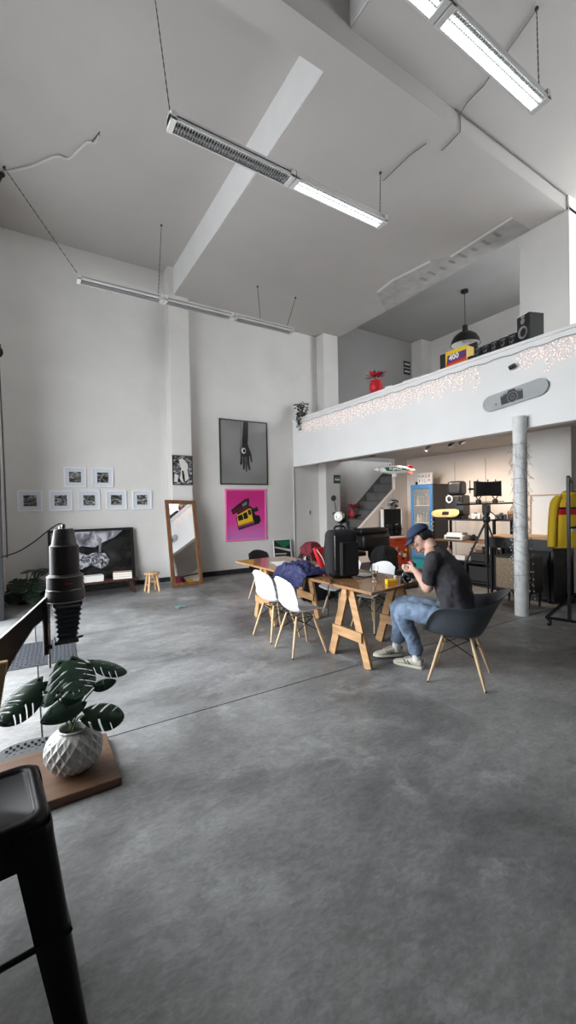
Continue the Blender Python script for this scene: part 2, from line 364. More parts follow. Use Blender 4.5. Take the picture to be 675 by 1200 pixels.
# ------------------------------------------------------------------ ceiling lights
def fixture(x0, x1, Y, on, label, chains, grid=True):
    t = thing('ceiling_light', label, 'light', ((x0+x1)/2, Y, 4.8), 0, 'hanging fluorescent lights')
    w = .075; L = (x1-x0)/2-.004
    b = MB(); b.add([(-L, -w, 0), (-L, w, 0), (L, w, 0), (L, -w, 0), (-L, -w*.55, .055), (-L, w*.55, .055), (L, w*.55, .055), (L, -w*.55, .055)], [(4, 7, 6, 5), (0, 4, 5, 1), (1, 5, 6, 2), (2, 6, 7, 3), (3, 7, 4, 0)], 'ledoff')
    b.box(-L, L, -w*.6, w*.6, .053, .075, 'ledoff'); b.box(-L, L, -w, -w+.012, -.016, .002, 'ledoff'); b.box(-L, L, w-.012, w, -.016, .002, 'ledoff'); b.obj('housing', t)
    for s in (-1, 1):
        b = MB(); b.box(s*L-(.05 if s > 0 else 0), s*L+(0 if s > 0 else .05), -w, w, -.022, .06, 'ledoff'); b.obj('end_cap', t, bevel=.004)
    for s in (-1, 1):
        b = MB(); b.tube([(-L+.05, s*.033, .012), (L-.05, s*.033, .012)], .016 if on and s > 0 else .011, 'tubeon' if on and s > 0 else 'tubeoff', 10); b.obj('tube', t)
    b = MB()
    if grid:
        n = 44
        mm = 'louvl'
        for k in range(n): x = -L+.07+(2*L-.14)*k/(n-1); b.box(x-.0012, x+.0012, -w+.012, w-.012, -.012, .0, mm)
        for y in (-w+.012, 0, w-.012): b.box(-L+.05, L-.05, y-.0015, y+.0015, -.013, .001, mm)
    else:
        b.box(-L+.05, L-.05, -w+.014, w-.014, -.010, -.007, 'louvl')
    b.obj('louvre', t, smooth=False)
    if not on:
        b = MB(); b.box(-L+.05, L-.05, -w*.9, w*.9, .028, .032, 'louv'); b.obj('reflector', t, smooth=False)
    for (cx, tx, ty, tz) in chains:
        a = V((cx-(x0+x1)/2, 0, .07)); e = V((tx-(x0+x1)/2, ty-Y, tz-4.8-.024)); n = int((e-a).length/.05); b = MB()
        d = (e-a)/n
        for k in range(n):
            p = a+d*k; b.tube([p, p+d*1.05], .0055 if k % 2 else .0032, 'chain', 4, cap=False)
        b.ball(e, .02, 'chain', 4); b.obj('chain', t)
    return t
fixture(.664, 1.875, 6.54, False, 'unlit light at the left end of the lowest hanging row near the far wall', [(.69, -.17, 7.3, ZL), (1.80, 2.119, 7.4, ZL)])
fixture(1.878, 3.07, 6.54, False, 'unlit light in the middle of the hanging row near the far wall', [])
fixture(3.073, 4.28, 6.54, False, 'unlit light at the right end of the hanging row near the far wall', [(3.6, 4.02, 7.4, ZR), (4.15, 4.93, 7.4, ZR)])
fixture(1.08, 2.32, 3.50, False, 'unlit hanging light with dark louvre in the middle row, joined to a lit one', [(1.10, 1.116, 4.0, ZL)])
fixture(2.323, 3.58, 3.50, True, 'lit white hanging light crossing in front of the ceiling step in the middle row', [(3.52, 4.10, 4.05, ZR)])
fixture(1.16, 2.40, 1.79, True, 'lit hanging light cut off by the top edge of the photo', [])
fixture(2.403, 3.66, 1.79, True, 'lit hanging light with visible louvre at the top right, nearest the camera', [(3.62, 4.18, 2.08, 6.22)])
# cables on the ceiling
b = MB(); b.tube(wave([(-.19, 7.42, 6.55), (.15, 7.1, 6.55), (.45, 6.7, 6.54), (.62, 6.65, 6.55), (.80, 6.25, 6.55), (.90, 6.2, 6.56), (.93, 6.05, 6.565)], 30), .016, 'conduit', 6); b.tube([(.86, 6.18, 6.54), (.93, 6.0, 6.56)], .006, 'black'); tag(b.obj('ceiling_conduit'), 'pale crooked conduit crossing the ceiling at upper left', 'cable')
b = MB(); b.ball((-.2, 7.4, 6.5), .04, 'black', 5); b.tube([(-.2, 7.4, 6.5), (-.24, 7.36, 6.36)], .02, 'black'); tag(b.obj('ceiling_hook'), 'black hook on the ceiling at the end of the pale conduit', 'hook')
b = MB(); b.tube([(4.24, 4.14, 5.99), (4.23, 3.67, 5.99), (4.27, 3.44, 5.99)], .006, 'cord', 5); tag(b.obj('ceiling_cable'), 'short thin grey cable on the ceiling from the middle hanging light to the beam', 'cable')
b = MB(); b.tube([(4.525, 3.41, 5.99), (4.52, 3.30, 5.99), (4.49, 3.12, 5.99), (4.49, 3.12, 6.20), (4.45, 3.0, 6.21), (4.43, 2.78, 6.21), (4.20, 2.1, 6.21)], .006, 'cord', 5); tag(b.obj('ceiling_cable'), 'thin grey cable bent around the beam and running to the top right hanging light', 'cable')
b = MB(); b.tube(wave([(4.39, 3.11, 6.2), (5.4, 3.11, 6.205), (6.2, 3.11, 6.2), (7.05, 3.11, 6.20)], 20), .008, 'cord', 5); tag(b.obj('beam_cable'), 'long grey cable along the top corner of the ceiling beam towards the pillar', 'cable')

# ------------------------------------------------------------------ pictures on the far wall
def frame(name, label, cat, cx, z0, z1, w, Y, fw, fmat, pic, mw=0, group=None, tilt=0, depth=.03, picextra=None):
    """a framed picture: local origin at bottom centre of its back, facing -Y"""
    t = thing(name, label, cat, (cx, Y, z0), 0, group); h = z1-z0
    if tilt: t.rotation_euler = (tilt, 0, 0)
    b = MB(); 
    for a in [(-w/2, -w/2+fw, 0, h), (w/2-fw, w/2, 0, h), (-w/2+fw, w/2-fw, 0, fw), (-w/2+fw, w/2-fw, h-fw, h)]: b.box(a[0], a[1], -depth, 0, a[2], a[3], fmat)
    b.obj('frame', t, smooth=False)
    if mw:
        b = MB(); b.box(-w/2+fw, w/2-fw, -depth*.45, -.002, fw, h-fw, 'pmat'); b.obj('mat_board', t, smooth=False)
    b = MB(); b.box(-w/2+fw+mw, w/2-fw-mw, -depth*.5-.002, -.004, fw+mw, h-fw-mw, pic)
    if picextra: picextra(b, w, h, -depth*.5-.004)
    b.obj('picture', t, smooth=False)
    return t
def bw(k, s=9): return photo_mat('bw_photo_%d' % k, s, [(.30, g(.01)), (.48, g(.06+.02*(k % 3))), (.56, g(.22)), (.68, g(.6))], 5, 1.5, (1, 1, 1.6), off=(k*3.1, 0, k))
xs = [.045, .535, 1.02, 1.515, 2.015]
lab = ['small white framed black and white photo, leftmost of the lower row on the far wall', 'small white framed photo, second from the left in the lower row', 'small white framed photo in the middle of the lower row of five', 'small white framed photo with a warm grey print, fourth in the lower row', 'small white framed photo, rightmost of the lower row of five']
def blk(b, w, h, y):
    pass
for k, x in enumerate(xs): frame('picture_frame', lab[k], 'picture', x, 1.555, 1.935, .385, YF, .022, 'pframe', bw(k), .068, 'small white frames on the far wall')
frame('picture_frame', 'small white framed photo, left of the upper pair on the far wall', 'picture', .785, 2.0, 2.38, .385, YF, .022, 'pframe', bw(5), .068, 'small white frames on the far wall')
frame('picture_frame', 'small white framed photo, right of the upper pair on the far wall', 'picture', 1.275, 2.0, 2.38, .385, YF, .022, 'pframe', bw(6), .068, 'small white frames on the far wall')
# small black and white picture on the column
def colpic(b, w, h, y):
    b.prism([(-.07, .12), (-.04, .34), (-.09, .52), (-.02, .56), (.03, .52), (.10, .44), (.09, .30), (.12, .14), (.04, .07), (.02, .26), (-.02, .05)], 0, .003, 'offw', frame_mtx((.01, y, .0), (1, 0, 0), (0, 0, 1)))
    b.prism([(-.19, .06), (-.12, .06), (-.10, .2), (-.17, .24)], 0, .003, 'pmat', frame_mtx((0, y, 0), (1, 0, 0), (0, 0, 1)))
    b.prism([(-.02, .30), (.02, .30), (.03, .12), (-.01, .12)], 0, .003, 'black', frame_mtx((0, y-.003, 0), (1, 0, 0), (0, 0, 1)))
frame('picture_frame', 'small black and white picture in a dark frame on the column above the mirror', 'picture', 2.785, 2.045, 2.665, .43, 8.6, .014, 'brframe', bw(9, 7), 0, None, picextra=colpic)
# hand picture
handbg = photo_mat('grey_studio_backdrop', .9, [(.2, g(.15)), (.8, g(.34))], 1, 0)
def hand(b, w, h, y):
    Q = lambda d: frame_mtx((0, y-d, 0), (1, 0, 0), (0, 0, 1))
    arm = [(-.075, h-.03), (.115, h-.03), (.105, 1.15), (.09, .98), (.12, .88), (.165, .78), (.195, .66), (.205, .55), (.185, .53), (.165, .56), (.15, .66), (.125, .70), (.125, .52), (.15, .36), (.125, .33), (.10, .37), (.075, .50), (.065, .34), (.045, .29), (.03, .33), (.02, .50), (-.005, .38), (-.03, .34), (-.045, .37), (-.04, .52), (-.09, .46), (-.125, .48), (-.115, .56), (-.10, .70), (-.12, .80), (-.10, .93), (-.085, 1.1)]
    b.prism(arm, 0, .002, 'black', Q(0))
    b.prism([(-.07, h-.03), (-.02, h-.03), (-.045, 1.15), (-.06, .96), (-.075, .8), (-.10, .74), (-.085, 1.0)], 0, .002, 'grayp', Q(.002))
    for (x, z, r) in [(-.02, .80, .055)]:
        o = [(x+r*cos(a*pi/6), z+1.25*r*sin(a*pi/6)) for a in range(12)]; b.prism(o, 0, .002, 'offw', Q(.004)); o = [(x+.01+r*.6*cos(a*pi/6), z+r*.8*sin(a*pi/6)) for a in range(12)]; b.prism(o, 0, .002, 'black', Q(.006))
    for x, z0_, z1_ in [(.0, .66, .4), (.045, .66, .38), (-.06, .66, .5)]: b.prism([(x, z0_), (x+.012, z0_), (x+.014, z1_), (x+.006, z1_)], 0, .002, 'grayp', Q(.004))
frame('picture_frame', 'large black framed photo of a dark arm and hand hanging down, on the far wall', 'picture', 4.38, 2.085, 3.60, 1.25, YF, .025, 'bframe', handbg, 0, None, picextra=hand)
# pink instant camera picture
def pinkmat():
    m = bpy.data.materials.new('pink_gradient_print'); m.use_nodes = True; nt = m.node_tree; N = nt.nodes; L = nt.links
    tc = N.new('ShaderNodeTexCoord'); s = N.new('ShaderNodeSeparateXYZ'); r = N.new('ShaderNodeValToRGB'); L.new(tc.outputs['Object'], s.inputs[0]); L.new(s.outputs['Z'], r.inputs['Fac'])
    e = r.color_ramp.elements; e[0].position = .05; e[0].color = (.62, .22, .55, 1); e[1].position = 1.; e[1].color = (.60, .02, .22, 1); x = e.new(.45); x.color = (.75, .06, .38, 1)
    L.new(r.outputs['Color'], N['Principled BSDF'].inputs['Base Color']); N['Principled BSDF'].inputs['Roughness'].default_value = .35; return m
def cam(b, w, h, y):
    A = R(14); X = (cos(A), 0, sin(A)); Z = (-sin(A), 0, cos(A)); Q = lambda d: frame_mtx((-.02, y-d, .58), X, Z)
    P = lambda pts, m, d: b.prism(pts, 0, .002, m, Q(d))
    P([(-.26, -.27), (.30, -.27), (.36, -.22), (.36, -.08), (.26, -.05), (.24, .03), (.36, .03), (.36, .14), (.24, .12), (.18, .20), (-.25, .06)], 'black', 0)
    P([(-.25, -.16), (.16, -.16), (.18, .14), (.06, .16), (-.22, .08)], 'yellow', .002)
    P([(-.27, -.25), (.18, -.25), (.18, -.17), (-.27, -.17)], 'purple', .003); P([(-.25, -.195), (.18, -.195), (.18, -.165), (-.25, -.165)], 'orange', .005)
    P([(-.21, -.06), (-.08, -.06), (-.08, .07), (-.21, .06)], 'black', .005); P([(-.06, -.06), (.05, -.06), (.05, .09), (-.06, .08)], 'black', .005)
    P([(.08, 0), (.16, 0), (.16, .12), (.08, .12)], 'black', .005); P([(-.2, .08), (.16, .16), (.16, .22), (-.2, .14)], 'maroon', .004)
    P([(-.31, .12), (.14, .22), (.20, .38), (.10, .40), (-.33, .24)], 'black', .003); P([(-.29, .15), (-.05, .20), (-.05, .26), (-.29, .21)], 'maroon', .005); P([(-.02, .23), (.10, .26), (.12, .33), (-.02, .30)], 'grayp', .005)
frame('picture_frame', 'pink poster of a yellow and black instant camera below the hand photo', 'picture', 4.40, .76, 1.985, 1.075, YF, .035, 'pinkf', pinkmat(), 0, None, picextra=cam)
# big landscape print leaning behind the bench
land = photo_mat('dark_mountain_print', 1.7, [(.40, g(.005)), (.52, g(.014)), (.66, g(.035)), (.78, g(.08))], 8, 1.0, (1, 1, 1.6), off=(4, 0, 3))
cloudm = photo_mat('mountain_cloud_print', 4., [(.35, (.10, .10, .12)), (.5, (.30, .30, .34)), (.62, (.60, .60, .68))], 8, 1.5)
rockm = photo_mat('mountain_rock_print', 9., [(.38, (.03, .03, .035)), (.5, (.20, .20, .23)), (.6, (.66, .66, .72))], 8, 2.5)
def landx(b, w, h, y):
    Q = frame_mtx((0, y, 0), (1, 0, 0), (0, 0, 1))
    b.prism([(-.70, h-.05), (.55, h-.05), (.40, .98), (.20, .90), (.02, .80), (-.2, .84), (-.45, .76), (-.70, .86)], 0, .002, cloudm, Q)
    b.prism([(-.70, .50), (-.5, .72), (-.35, .78), (-.12, .66), (.02, .70), (.20, .68), (.28, .55), (.25, .44), (.12, .38), (-.05, .47), (-.22, .40), (-.40, .46), (-.55, .42)], 0, .003, rockm, Q)
    b.prism([(.10, .70), (.13, .70), (.16, .95), (.12, 1.0), (.10, .9)], 0, .003, 'grayp', Q)
frame('picture_frame', 'large dark mountain photo in a black frame leaning against the far wall behind the bench', 'picture', 1.05, .04, 1.20, 1.50, 8.66, .05, 'bframe', land, 0, None, tilt=-.14, picextra=landx)
# green and black picture leaning behind the table
gp = mat('print_black', (.01, .012, .012), .4)
def gpx(b, w, h, y):
    Q = frame_mtx((0, y, 0), (1, 0, 0), (0, 0, 1))
    b.prism([(-.2, h-.03), (.2, h-.03), (.22, h-.12), (.05, h-.22)], 0, .002, 'green', Q); b.prism([(-.2, h-.2), (-.22, h-.16), (.22, .30), (.22, .36)], 0, .003, 'paper', Q); b.prism([(-.2, h-.36), (-.22, h-.33), (.1, .24), (.12, .27)], 0, .003, 'offw', Q)
frame('picture_frame', 'small green and black striped picture leaning on the far wall behind the table', 'picture', 5.33, .12, .735, .50, 8.78, .015, 'pframe', gp, 0, None, tilt=-.1, picextra=gpx)
b = MB(); b.box(-.3, .3, -.12, .12, 0, .12, 'dwood'); tag(b.obj('wooden_block', loc=(5.33, 8.72, 0), bevel=.005), 'low dark block carrying the green picture by the far wall', 'block')

# bench, books, stool
t = thing('low_bench', 'low dark red wooden bench below the leaning mountain photo', 'bench', (.95, 8.22, 0))
b = MB(); b.box(-.58, .78, -.14, .14, .235, .275, 'dwood'); b.obj('seat', t, bevel=.004)
for sx, q0 in ((-1, -.45), (1, .62)):
    b = MB(); b.add([(q0+sx*.06, -.13, 0), (q0+sx*.12, -.13, 0), (q0+sx*.12, .13, 0), (q0+sx*.06, .13, 0), (q0, -.11, .235), (q0+sx*.07, -.11, .235), (q0+sx*.07, .11, .235), (q0, .11, .235)], [(0, 3, 2, 1), (4, 5, 6, 7), (0, 1, 5, 4), (1, 2, 6, 5), (2, 3, 7, 6), (3, 0, 4, 7)], 'dwood'); b.obj('leg', t, bevel=.003)
def books(x, label, cols, w, rz):
    z = .275
    for k, (c, hh) in enumerate(cols):
        t = thing('book', label[k], 'book', (x+random.uniform(-.01, .01), 8.19, z), rz+random.uniform(-.06, .06), 'books on the low bench')
        b = MB(); b.box(-w/2, w/2, -.10, .10, .003, hh-.003, 'paper'); b.obj('pages', t, smooth=False)
        b = MB(); b.box(-w/2-.003, w/2+.003, -.103, .103, 0, .004, c); b.box(-w/2-.003, w/2+.003, -.103, .103, hh-.005, hh-.001, c); b.box(-w/2-.003, w/2+.003, .100, .104, 0, hh-.001, c); b.obj('cover', t, smooth=False); z += hh
books(.98, ['white book at the bottom of the pale stack in the middle of the bench', 'white book in the middle of the pale stack on the bench', 'white book on top of the pale stack in the middle of the bench'], [('paper', .035), ('offw', .035), ('paper', .035)], .30, .05)
books(1.48, ['tan book at the bottom of the stack on the right end of the bench', 'cream book in the middle of the stack on the right end of the bench', 'orange tan book on top of the right stack on the bench'], [('tan', .045), ('beige', .04), ('tan', .04)], .32, -.15)
books(.56, ['pale book in the stack at the left, beside the enlarger head', 'white book topping the stack at the left, beside the enlarger head'], [('paper', .05), ('offw', .05)], .2, .1)
t = thing('wooden_stool', 'small pale wooden stool between the bench and the mirror', 'stool', (1.96, 8.0, 0), .1)
b = MB(); b.lathe([(.13, .325), (.145, .33), (.145, .35), (.13, .36), (.001, .36)], 'pine', 24); b.obj('seat', t)
for a in range(4):
    A = pi/4+a*pi/2; b = MB(); b.beam((.09*cos(A), .09*sin(A), .33), (.145*cos(A), .145*sin(A), 0), .04, .035, 'pine'); b.obj('leg', t, bevel=.004)
for a in range(4):
    A = pi/4+a*pi/2; B = A+pi/2; zz = .13 if a % 2 else .19; rr = .125 if a % 2 else .115
    b = MB(); b.beam((rr*cos(A), rr*sin(A), zz), (rr*cos(B), rr*sin(B), zz), .02, .03, 'pine'); b.obj('stretcher', t)
# leaning mirror
t = thing('floor_mirror', 'tall floor mirror in a reddish brown wooden frame leaning against the column', 'mirror', (2.68, 8.12, .0)); t.rotation_euler = (-.225, R(2.0), R(7.5))
w, h, fw = .67, 1.76, .075
b = MB(); b.box(-w/2, -w/2+fw, -.035, 0, 0, h, 'mwood'); b.box(w/2-fw, w/2, -.035, 0, 0, h, 'mwood'); b.box(-w/2+fw, w/2-fw, -.035, 0, 0, fw, 'mwood'); b.box(-w/2+fw, w/2-fw, -.035, 0, h-fw, h, 'mwood'); b.obj('frame', t, bevel=.003)
b = MB(); b.box(-w/2+fw, w/2-fw, -.018, -.01, fw, h-fw, 'mirror'); b.obj('glass', t, smooth=False)
# foil on floor
b = MB()
for k in range(14): b.ball((random.uniform(-.06, .06), random.uniform(-.04, .04), random.uniform(.006, .02)), random.uniform(.012, .03), 'silver' if k % 3 else 'teal', 3, (1, 1, .5))
tag(b.obj('crumpled_foil', loc=(1.99, 6.41, 0), smooth=False), 'crumpled silver wrapper lying alone on the grey floor', 'litter')

# roller door chain
b = MB()
for k in range(95):
    z = 3.80-k*.031; x = -.30 + .012*sin(k*.03)+.0
    b.ball((x+.03*(k/95), 7.35, z), .011, 'chain', 3, (1, 1, 1.3))
b.tube([(-.30, 7.35, 3.8), (-.27, 7.35, .9)], .003, 'chain', 4)
tag(b.obj('hanging_chain'), 'long dark beaded pull chain hanging by the black post at the left edge', 'chain')
b = MB(); b.lathe([(.05, -.03), (.09, -.02), (.06, 0), (.09, .02), (.05, .03)], 'black', 16, (-.335, 7.35, 3.88), Matrix.Rotation(pi/2, 4, 'X')); b.box(-.40, -.27, 7.30, 7.36, 3.9, 3.98, 'black'); tag(b.obj('chain_pulley'), 'black pulley wheel at the top of the hanging chain at the left edge', 'pulley')

# ------------------------------------------------------------------ chairs
def shell_side(mm):
    """side chair shell; front faces +X; local z=0 floor"""
    prof = [(.235, .425), (.215, .445), (.15, .447), (.05, .437), (-.05, .430), (-.12, .445), (-.165, .50), (-.195, .58), (-.215, .67), (-.235, .76), (-.25, .82)]
    wid = [.20, .215, .225, .232, .232, .228, .222, .217, .210, .195, .14]
    def fn(u, v):
        k = u*(len(prof)-1); i = min(int(k), len(prof)-2); t = k-i
        x = prof[i][0]*(1-t)+prof[i+1][0]*t; z = prof[i][1]*(1-t)+prof[i+1][1]*t; w = wid[i]*(1-t)+wid[i+1]*t
        s = 2*v-1; back = max(0, min(1, (z-.45)/.12)) if x < 0 else 0
        side = abs(s)**2.4
        return (x+back*.055*side*(1 if z < .74 else .6), s*w, z+(1-back)*.05*side*(1 if x < .17 else .3)+(.0 if u < 1 else 0) - (.03*s*s if u > .95 else 0))
    b = MB(); b.grid(fn, 30, 14, mm); return b
def dowel_base(t, w0=.11, w1=.20, d0=.10, d1=.205, top=.40, z0=.0):
    for sx in (1, -1):
        for sy in (1, -1):
            b = MB(); a = V((sx*d1, sy*w1, 0)); e = V((sx*d0, sy*w0, top)); b.tube([a, a.lerp(e, .06), a.lerp(e, .65), e], [.010, .011, .0165, .012], 'beech', 10); b.ball(a+V((0, 0, .006)), .0115, 'black', 4); b.obj('leg', t)
    L = lambda sx, sy, k: V((sx*d1, sy*w1, 0)).lerp(V((sx*d0, sy*w0, top)), k)
    b = MB()
    for (p, q) in [((1, 1), (1, -1)), ((-1, 1), (-1, -1)), ((1, 1), (-1, 1)), ((1, -1), (-1, -1))]:
        b.tube([L(*p, .58), L(*q, .95)], .0042, 'wire', 6); b.tube([L(*q, .58), L(*p, .95)], .0042, 'wire', 6)
    b.tube([L(1, 1, .95), L(1, -1, .95), L(-1, -1, .95), L(-1, 1, .95)], .006, 'wire', 6, closed=True); b.obj('wire_brace', t)
SOL = [('SOLIDIFY', dict(thickness=.007, offset=0)), ('SUBSURF', dict(levels=1, render_levels=1))]
def side_chair(label, loc, rz, mm, group):
    t = thing('plastic_chair', label, 'chair', loc, rz, group); shell_side(mm).obj('shell', t, mods=SOL, ang=80); dowel_base(t); return t
cA = side_chair('white moulded plastic chair nearest the camera, on the left side of the table', (2.455, 3.72, 0), R(-4), 'shell', 'white chairs around the table')
def cp(src, label, loc, rz): c = copy_tree(src); c.location = loc; c.rotation_euler = (0, 0, rz); c['label'] = label; return c
cp(cA, 'white moulded plastic chair behind the nearest white one, on the left side of the table', (2.49, 4.29, 0), R(3))
cp(cA, 'white plastic chair beyond the table, its back showing beside the seated man', (3.66, 3.86, 0), R(184))
cp(cA, 'white plastic chair on the far side of the table, half hidden by the black backpack', (3.60, 4.42, 0), R(177))
side_chair('black plastic chair at the far end of the table, only its rounded back visible', (3.33, 6.08, 0), R(-85), 'bshell', None)
# dark grey armchair, faces local +X
fdir = V((-.47, .88, 0)).normalized(); ARZ = math.atan2(fdir.y, fdir.x)
t = thing('plastic_armchair', 'dark grey moulded plastic armchair on wooden legs under the seated man', 'chair', (3.22, 2.32, 0), ARZ)
def armshell():
    b = MB(); NU, NV = 40, 12
    def fn(u, v):
        th = 2*pi*u; c, s = cos(th), sin(th)               # th=0 front (+x), pi back
        rx = .27 if c > 0 else .26; ry = .315
        q = abs(c)**1.0
        front = max(0, c)
        sgn = lambda a: 1 if a > 0 else -1
        px = sgn(c)*abs(c)**.75*rx; py = sgn(s)*abs(s)**.75*ry
        back = max(0, -c)
        top = .685-.02*back + .15*back**2.4
        if c > 0: top = .685-(.685-.440)*min(1, (front**2.6)*1.6)
        # profile from centre (v=0) to rim (v=1)
        z = .415+ (top-.415)*max(0, (v-.55)/.45)**.85 if v > .55 else .415
        rr = v/.62 if v < .62 else 1
        flare = 1+ .0 if v < .62 else 1+.16*((v-.62)/.38)
        k = min(1, rr)*.86*flare
        roll = 0.03*max(0, (v-.93)/.07)
        if front > .5: z = .415+ (top-.415)*max(0, (v-.55)/.45)
        return (px*k+ (roll*c)-(.13*back**2*max(0, (v-.6)/.4)), py*(k)+roll*s, z + (.008 if v > .9 else 0)*(1-front))
    vs = []; 
    b.grid(lambda i, j: fn(i, j), NU, NV, 'gshell'); return b
o = armshell().obj('shell', t, mods=[('WELD', dict(merge_threshold=.002))]+SOL, ang=80)
dowel_base(t, .12, .228, .11, .228, .41)

# ------------------------------------------------------------------ table
t = thing('trestle_table', 'long varnished wooden table on A-frame trestles in the middle of the room', 'table', (0, 0, 0))
b = MB(); b.prism([(2.62, 5.70), (2.635, 2.80), (3.50, 2.93), (3.52, 5.74)], .722, .75, 'woodtop'); b.obj('tabletop', t, bevel=.002)
for cy, rot in [(3.19, 0), (4.92, R(3))]:
    cx = 3.07; c, s = cos(rot), sin(rot)
    def q(a, l, z): return (cx+a*c+l*s, cy-a*s+l*c, z)
    b = MB(); b.beam(q(-.43, 0, .685), q(.43, 0, .685), .05, .07, 'wood'); b.obj('beam', t, bevel=.002)
    for a in (-.375, .30):
        for sg in (-1, 1):
            b = MB(); b.beam(q(a, sg*.035, .715), q(a, sg*.275, 0), .035, .095, 'wood', up=(s, c, 0)); o = b.obj('leg', t, bevel=.002)
        b = MB(); zz = .28; l = .20; b.beam(q(a-.03, -l-.02, zz), q(a-.03, l+.02, zz), .025, .095, 'wood'); b.obj('crossbar', t, bevel=.002)

# things on the table ------------------------------------------------
def rbox(x0, x1, y0, y1, z0, z1, m, name, parent, bevel=.03, seg=4, rz=0, loc=None):
    b = MB(); b.box(x0, x1, y0, y1, z0, z1, m); return b.obj(name, parent, bevel=bevel, seg=seg, rz=rz, loc=loc)
t = thing('backpack', 'large black backpack standing upright on the table', 'bag', (2.94, 3.60, .752), R(-16))
rbox(-.165, .165, -.10, .12, 0, .53, 'blackf', 'body', t, .07, 5)
rbox(-.06, .15, -.145, -.09, .03, .40, 'blackf', 'front_pocket', t, .022, 4)
b = MB(); b.tube(wave([(-.045, -.15, .06), (-.045, -.152, .36), (-.03, -.15, .395), (.12, -.15, .395), (.138, -.15, .37), (.138, -.152, .06)], 30), .004, 'black', 5); b.tube([(-.11, -.095, .1), (-.11, -.1, .47)], .005, 'chrome', 5); b.obj('zip', t)
b = MB(); b.tube(wave([(-.06, .03, .50), (-.05, .03, .56), (.05, .03, .56), (.06, .03, .50)], 20), .012, 'blackf'); b.obj('handle', t)
for sx in (-1, 1):
    b = MB(); b.tube(wave([(sx*.08, .10, .50), (sx*.10, .17, .45), (sx*.12, .18, .25), (sx*.13, .11, .06)], 20), .016, 'blackf', 6); b.obj('shoulder_strap', t)
b = MB(); b.tube(wave([(.13, -.08, .02), (.22, -.12, .006), (.30, -.10, .006), (.36, -.16, .006)], 20), .006, 'black', 5); b.obj('loose_strap', t)
b = MB(); pts = wave([(-.16, -.04, .05), (-.20, -.16, .012), (-.24, -.27, .012), (-.285, -.32, -.05), (-.285, -.31, -.2), (-.29, -.32, -.32)], 24)
for p, q in zip(pts[:-1], pts[1:]): b.beam(p, q+(q-p)*.1, .022, .004, 'black', up=(1, 0, 0))
b.obj('hanging_strap', t)
# navy jacket draped over the edge
def jacket():
    b = MB(); 
    def top(u, v):
        x = -.30+.50*u; y = -.27+.66*v
        n = .085*abs(MN.noise(V((x*6, y*6, 1))))+.05*abs(MN.noise(V((x*14, y*12, 5))))+.018*MN.noise(V((x*30, y*30, 2)))-.02
        zt = .055*math.exp(-((x-.02)**2/.03+(y-.05)**2/.06))+.05+n*1.3
        e = min(u*6, (1-u)*6, v*6, (1-v)*6, 1); e = max(0, e)**.5
        z = max(.006, zt*e)
        if x < -.12:   # hangs over the table edge
            k = -.12-x; x = -.12-.045*sin(min(1, k*9)*pi/2)-.015*sin(12*v)*min(1, k*6); z = z*.5 - k*.75*(.75+.4*sin(pi*v))
            z = z
        return (x, y, z)
    b.grid(top, 44, 48, 'navy'); return b
o = jacket().obj('jacket', loc=(2.72, 4.06, .762), mods=[('SOLIDIFY', dict(thickness=.012, offset=1)), ('SUBSURF', dict(levels=1, render_levels=1))], ang=80)
tag(o, 'crumpled navy blue jacket draped over the left edge of the table', 'jacket')
# beer glass, box, film can, camera, jar, paper
t = thing('beer_glass', 'tall glass with a little yellow drink near the corner of the table', 'glass', (3.03, 3.17, .751))
b = MB(); b.lathe([(.001, .0), (.034, .0), (.034, .006), (.024, .02), (.026, .05), (.038, .12), (.040, .17), (.0385, .17), (.036, .12), (.0235, .055), (.001, .045)], 'glass', 20, cap=False); b.obj('glass', t)
b = MB(); b.lathe([(.001, .046), (.0225, .055), (.027, .08), (.001, .08)], 'beer', 20, cap=False); b.obj('drink', t)
t = thing('film_box', 'small yellow film box lying on the table by the white canister', 'box', (3.085, 2.995, .751), R(-20))
b = MB(); b.box(-.052, .052, -.03, .03, 0, .045, 'yellow'); b.box(-.052, .052, -.0305, -.029, .012, .02, 'orange'); b.obj('carton', t, bevel=.002)
t = thing('film_canister', 'small white film canister standing next to the yellow box on the table', 'canister', (3.215, 3.06, .751))
b = MB(); b.lathe([(.016, 0), (.016, .05)], 'offw', 16); b.obj('body', t); b = MB(); b.lathe([(.018, .05), (.018, .058), (.016, .06)], 'paper', 16); b.obj('lid', t)
def camera_body(t, s=1., m='black', top='black'):
    b = MB(); b.box(-.068*s, .068*s, -.02*s, .02*s, 0, .075*s, m); b.obj('body', t, bevel=.006*s, seg=3)
    b = MB(); b.add([(-.026*s, -.022*s, .073*s), (.026*s, -.022*s, .073*s), (.026*s, .018*s, .073*s), (-.026*s, .018*s, .073*s), (-.014*s, -.018*s, .098*s), (.014*s, -.018*s, .098*s), (.014*s, .014*s, .098*s), (-.014*s, .014*s, .098*s)], [(0, 3, 2, 1), (4, 5, 6, 7), (0, 1, 5, 4), (1, 2, 6, 5), (2, 3, 7, 6), (3, 0, 4, 7)], top); b.obj('viewfinder', t)
    b = MB(); Q = Matrix.Rotation(pi/2, 4, 'X'); b.lathe([(.03*s, .018*s), (.03*s, .035*s), (.027*s, .036*s), (.027*s, .06*s), (.022*s, .06*s), (.018*s, .05*s), (.001, .048*s)], m, 20, (0, 0, .036*s), Q); b.obj('lens', t)
    b = MB(); b.lathe([(.011*s, .075*s), (.011*s, .085*s)], 'chrome', 12, (.045*s, 0, 0)); b.lathe([(.01*s, .075*s), (.01*s, .084*s)], 'chrome', 12, (-.045*s, 0, 0)); b.obj('dial', t)
t = thing('camera', 'black film camera with a strap on the table in front of the man', 'camera', (3.27, 2.985, .752), R(20)); camera_body(t, 1.0)
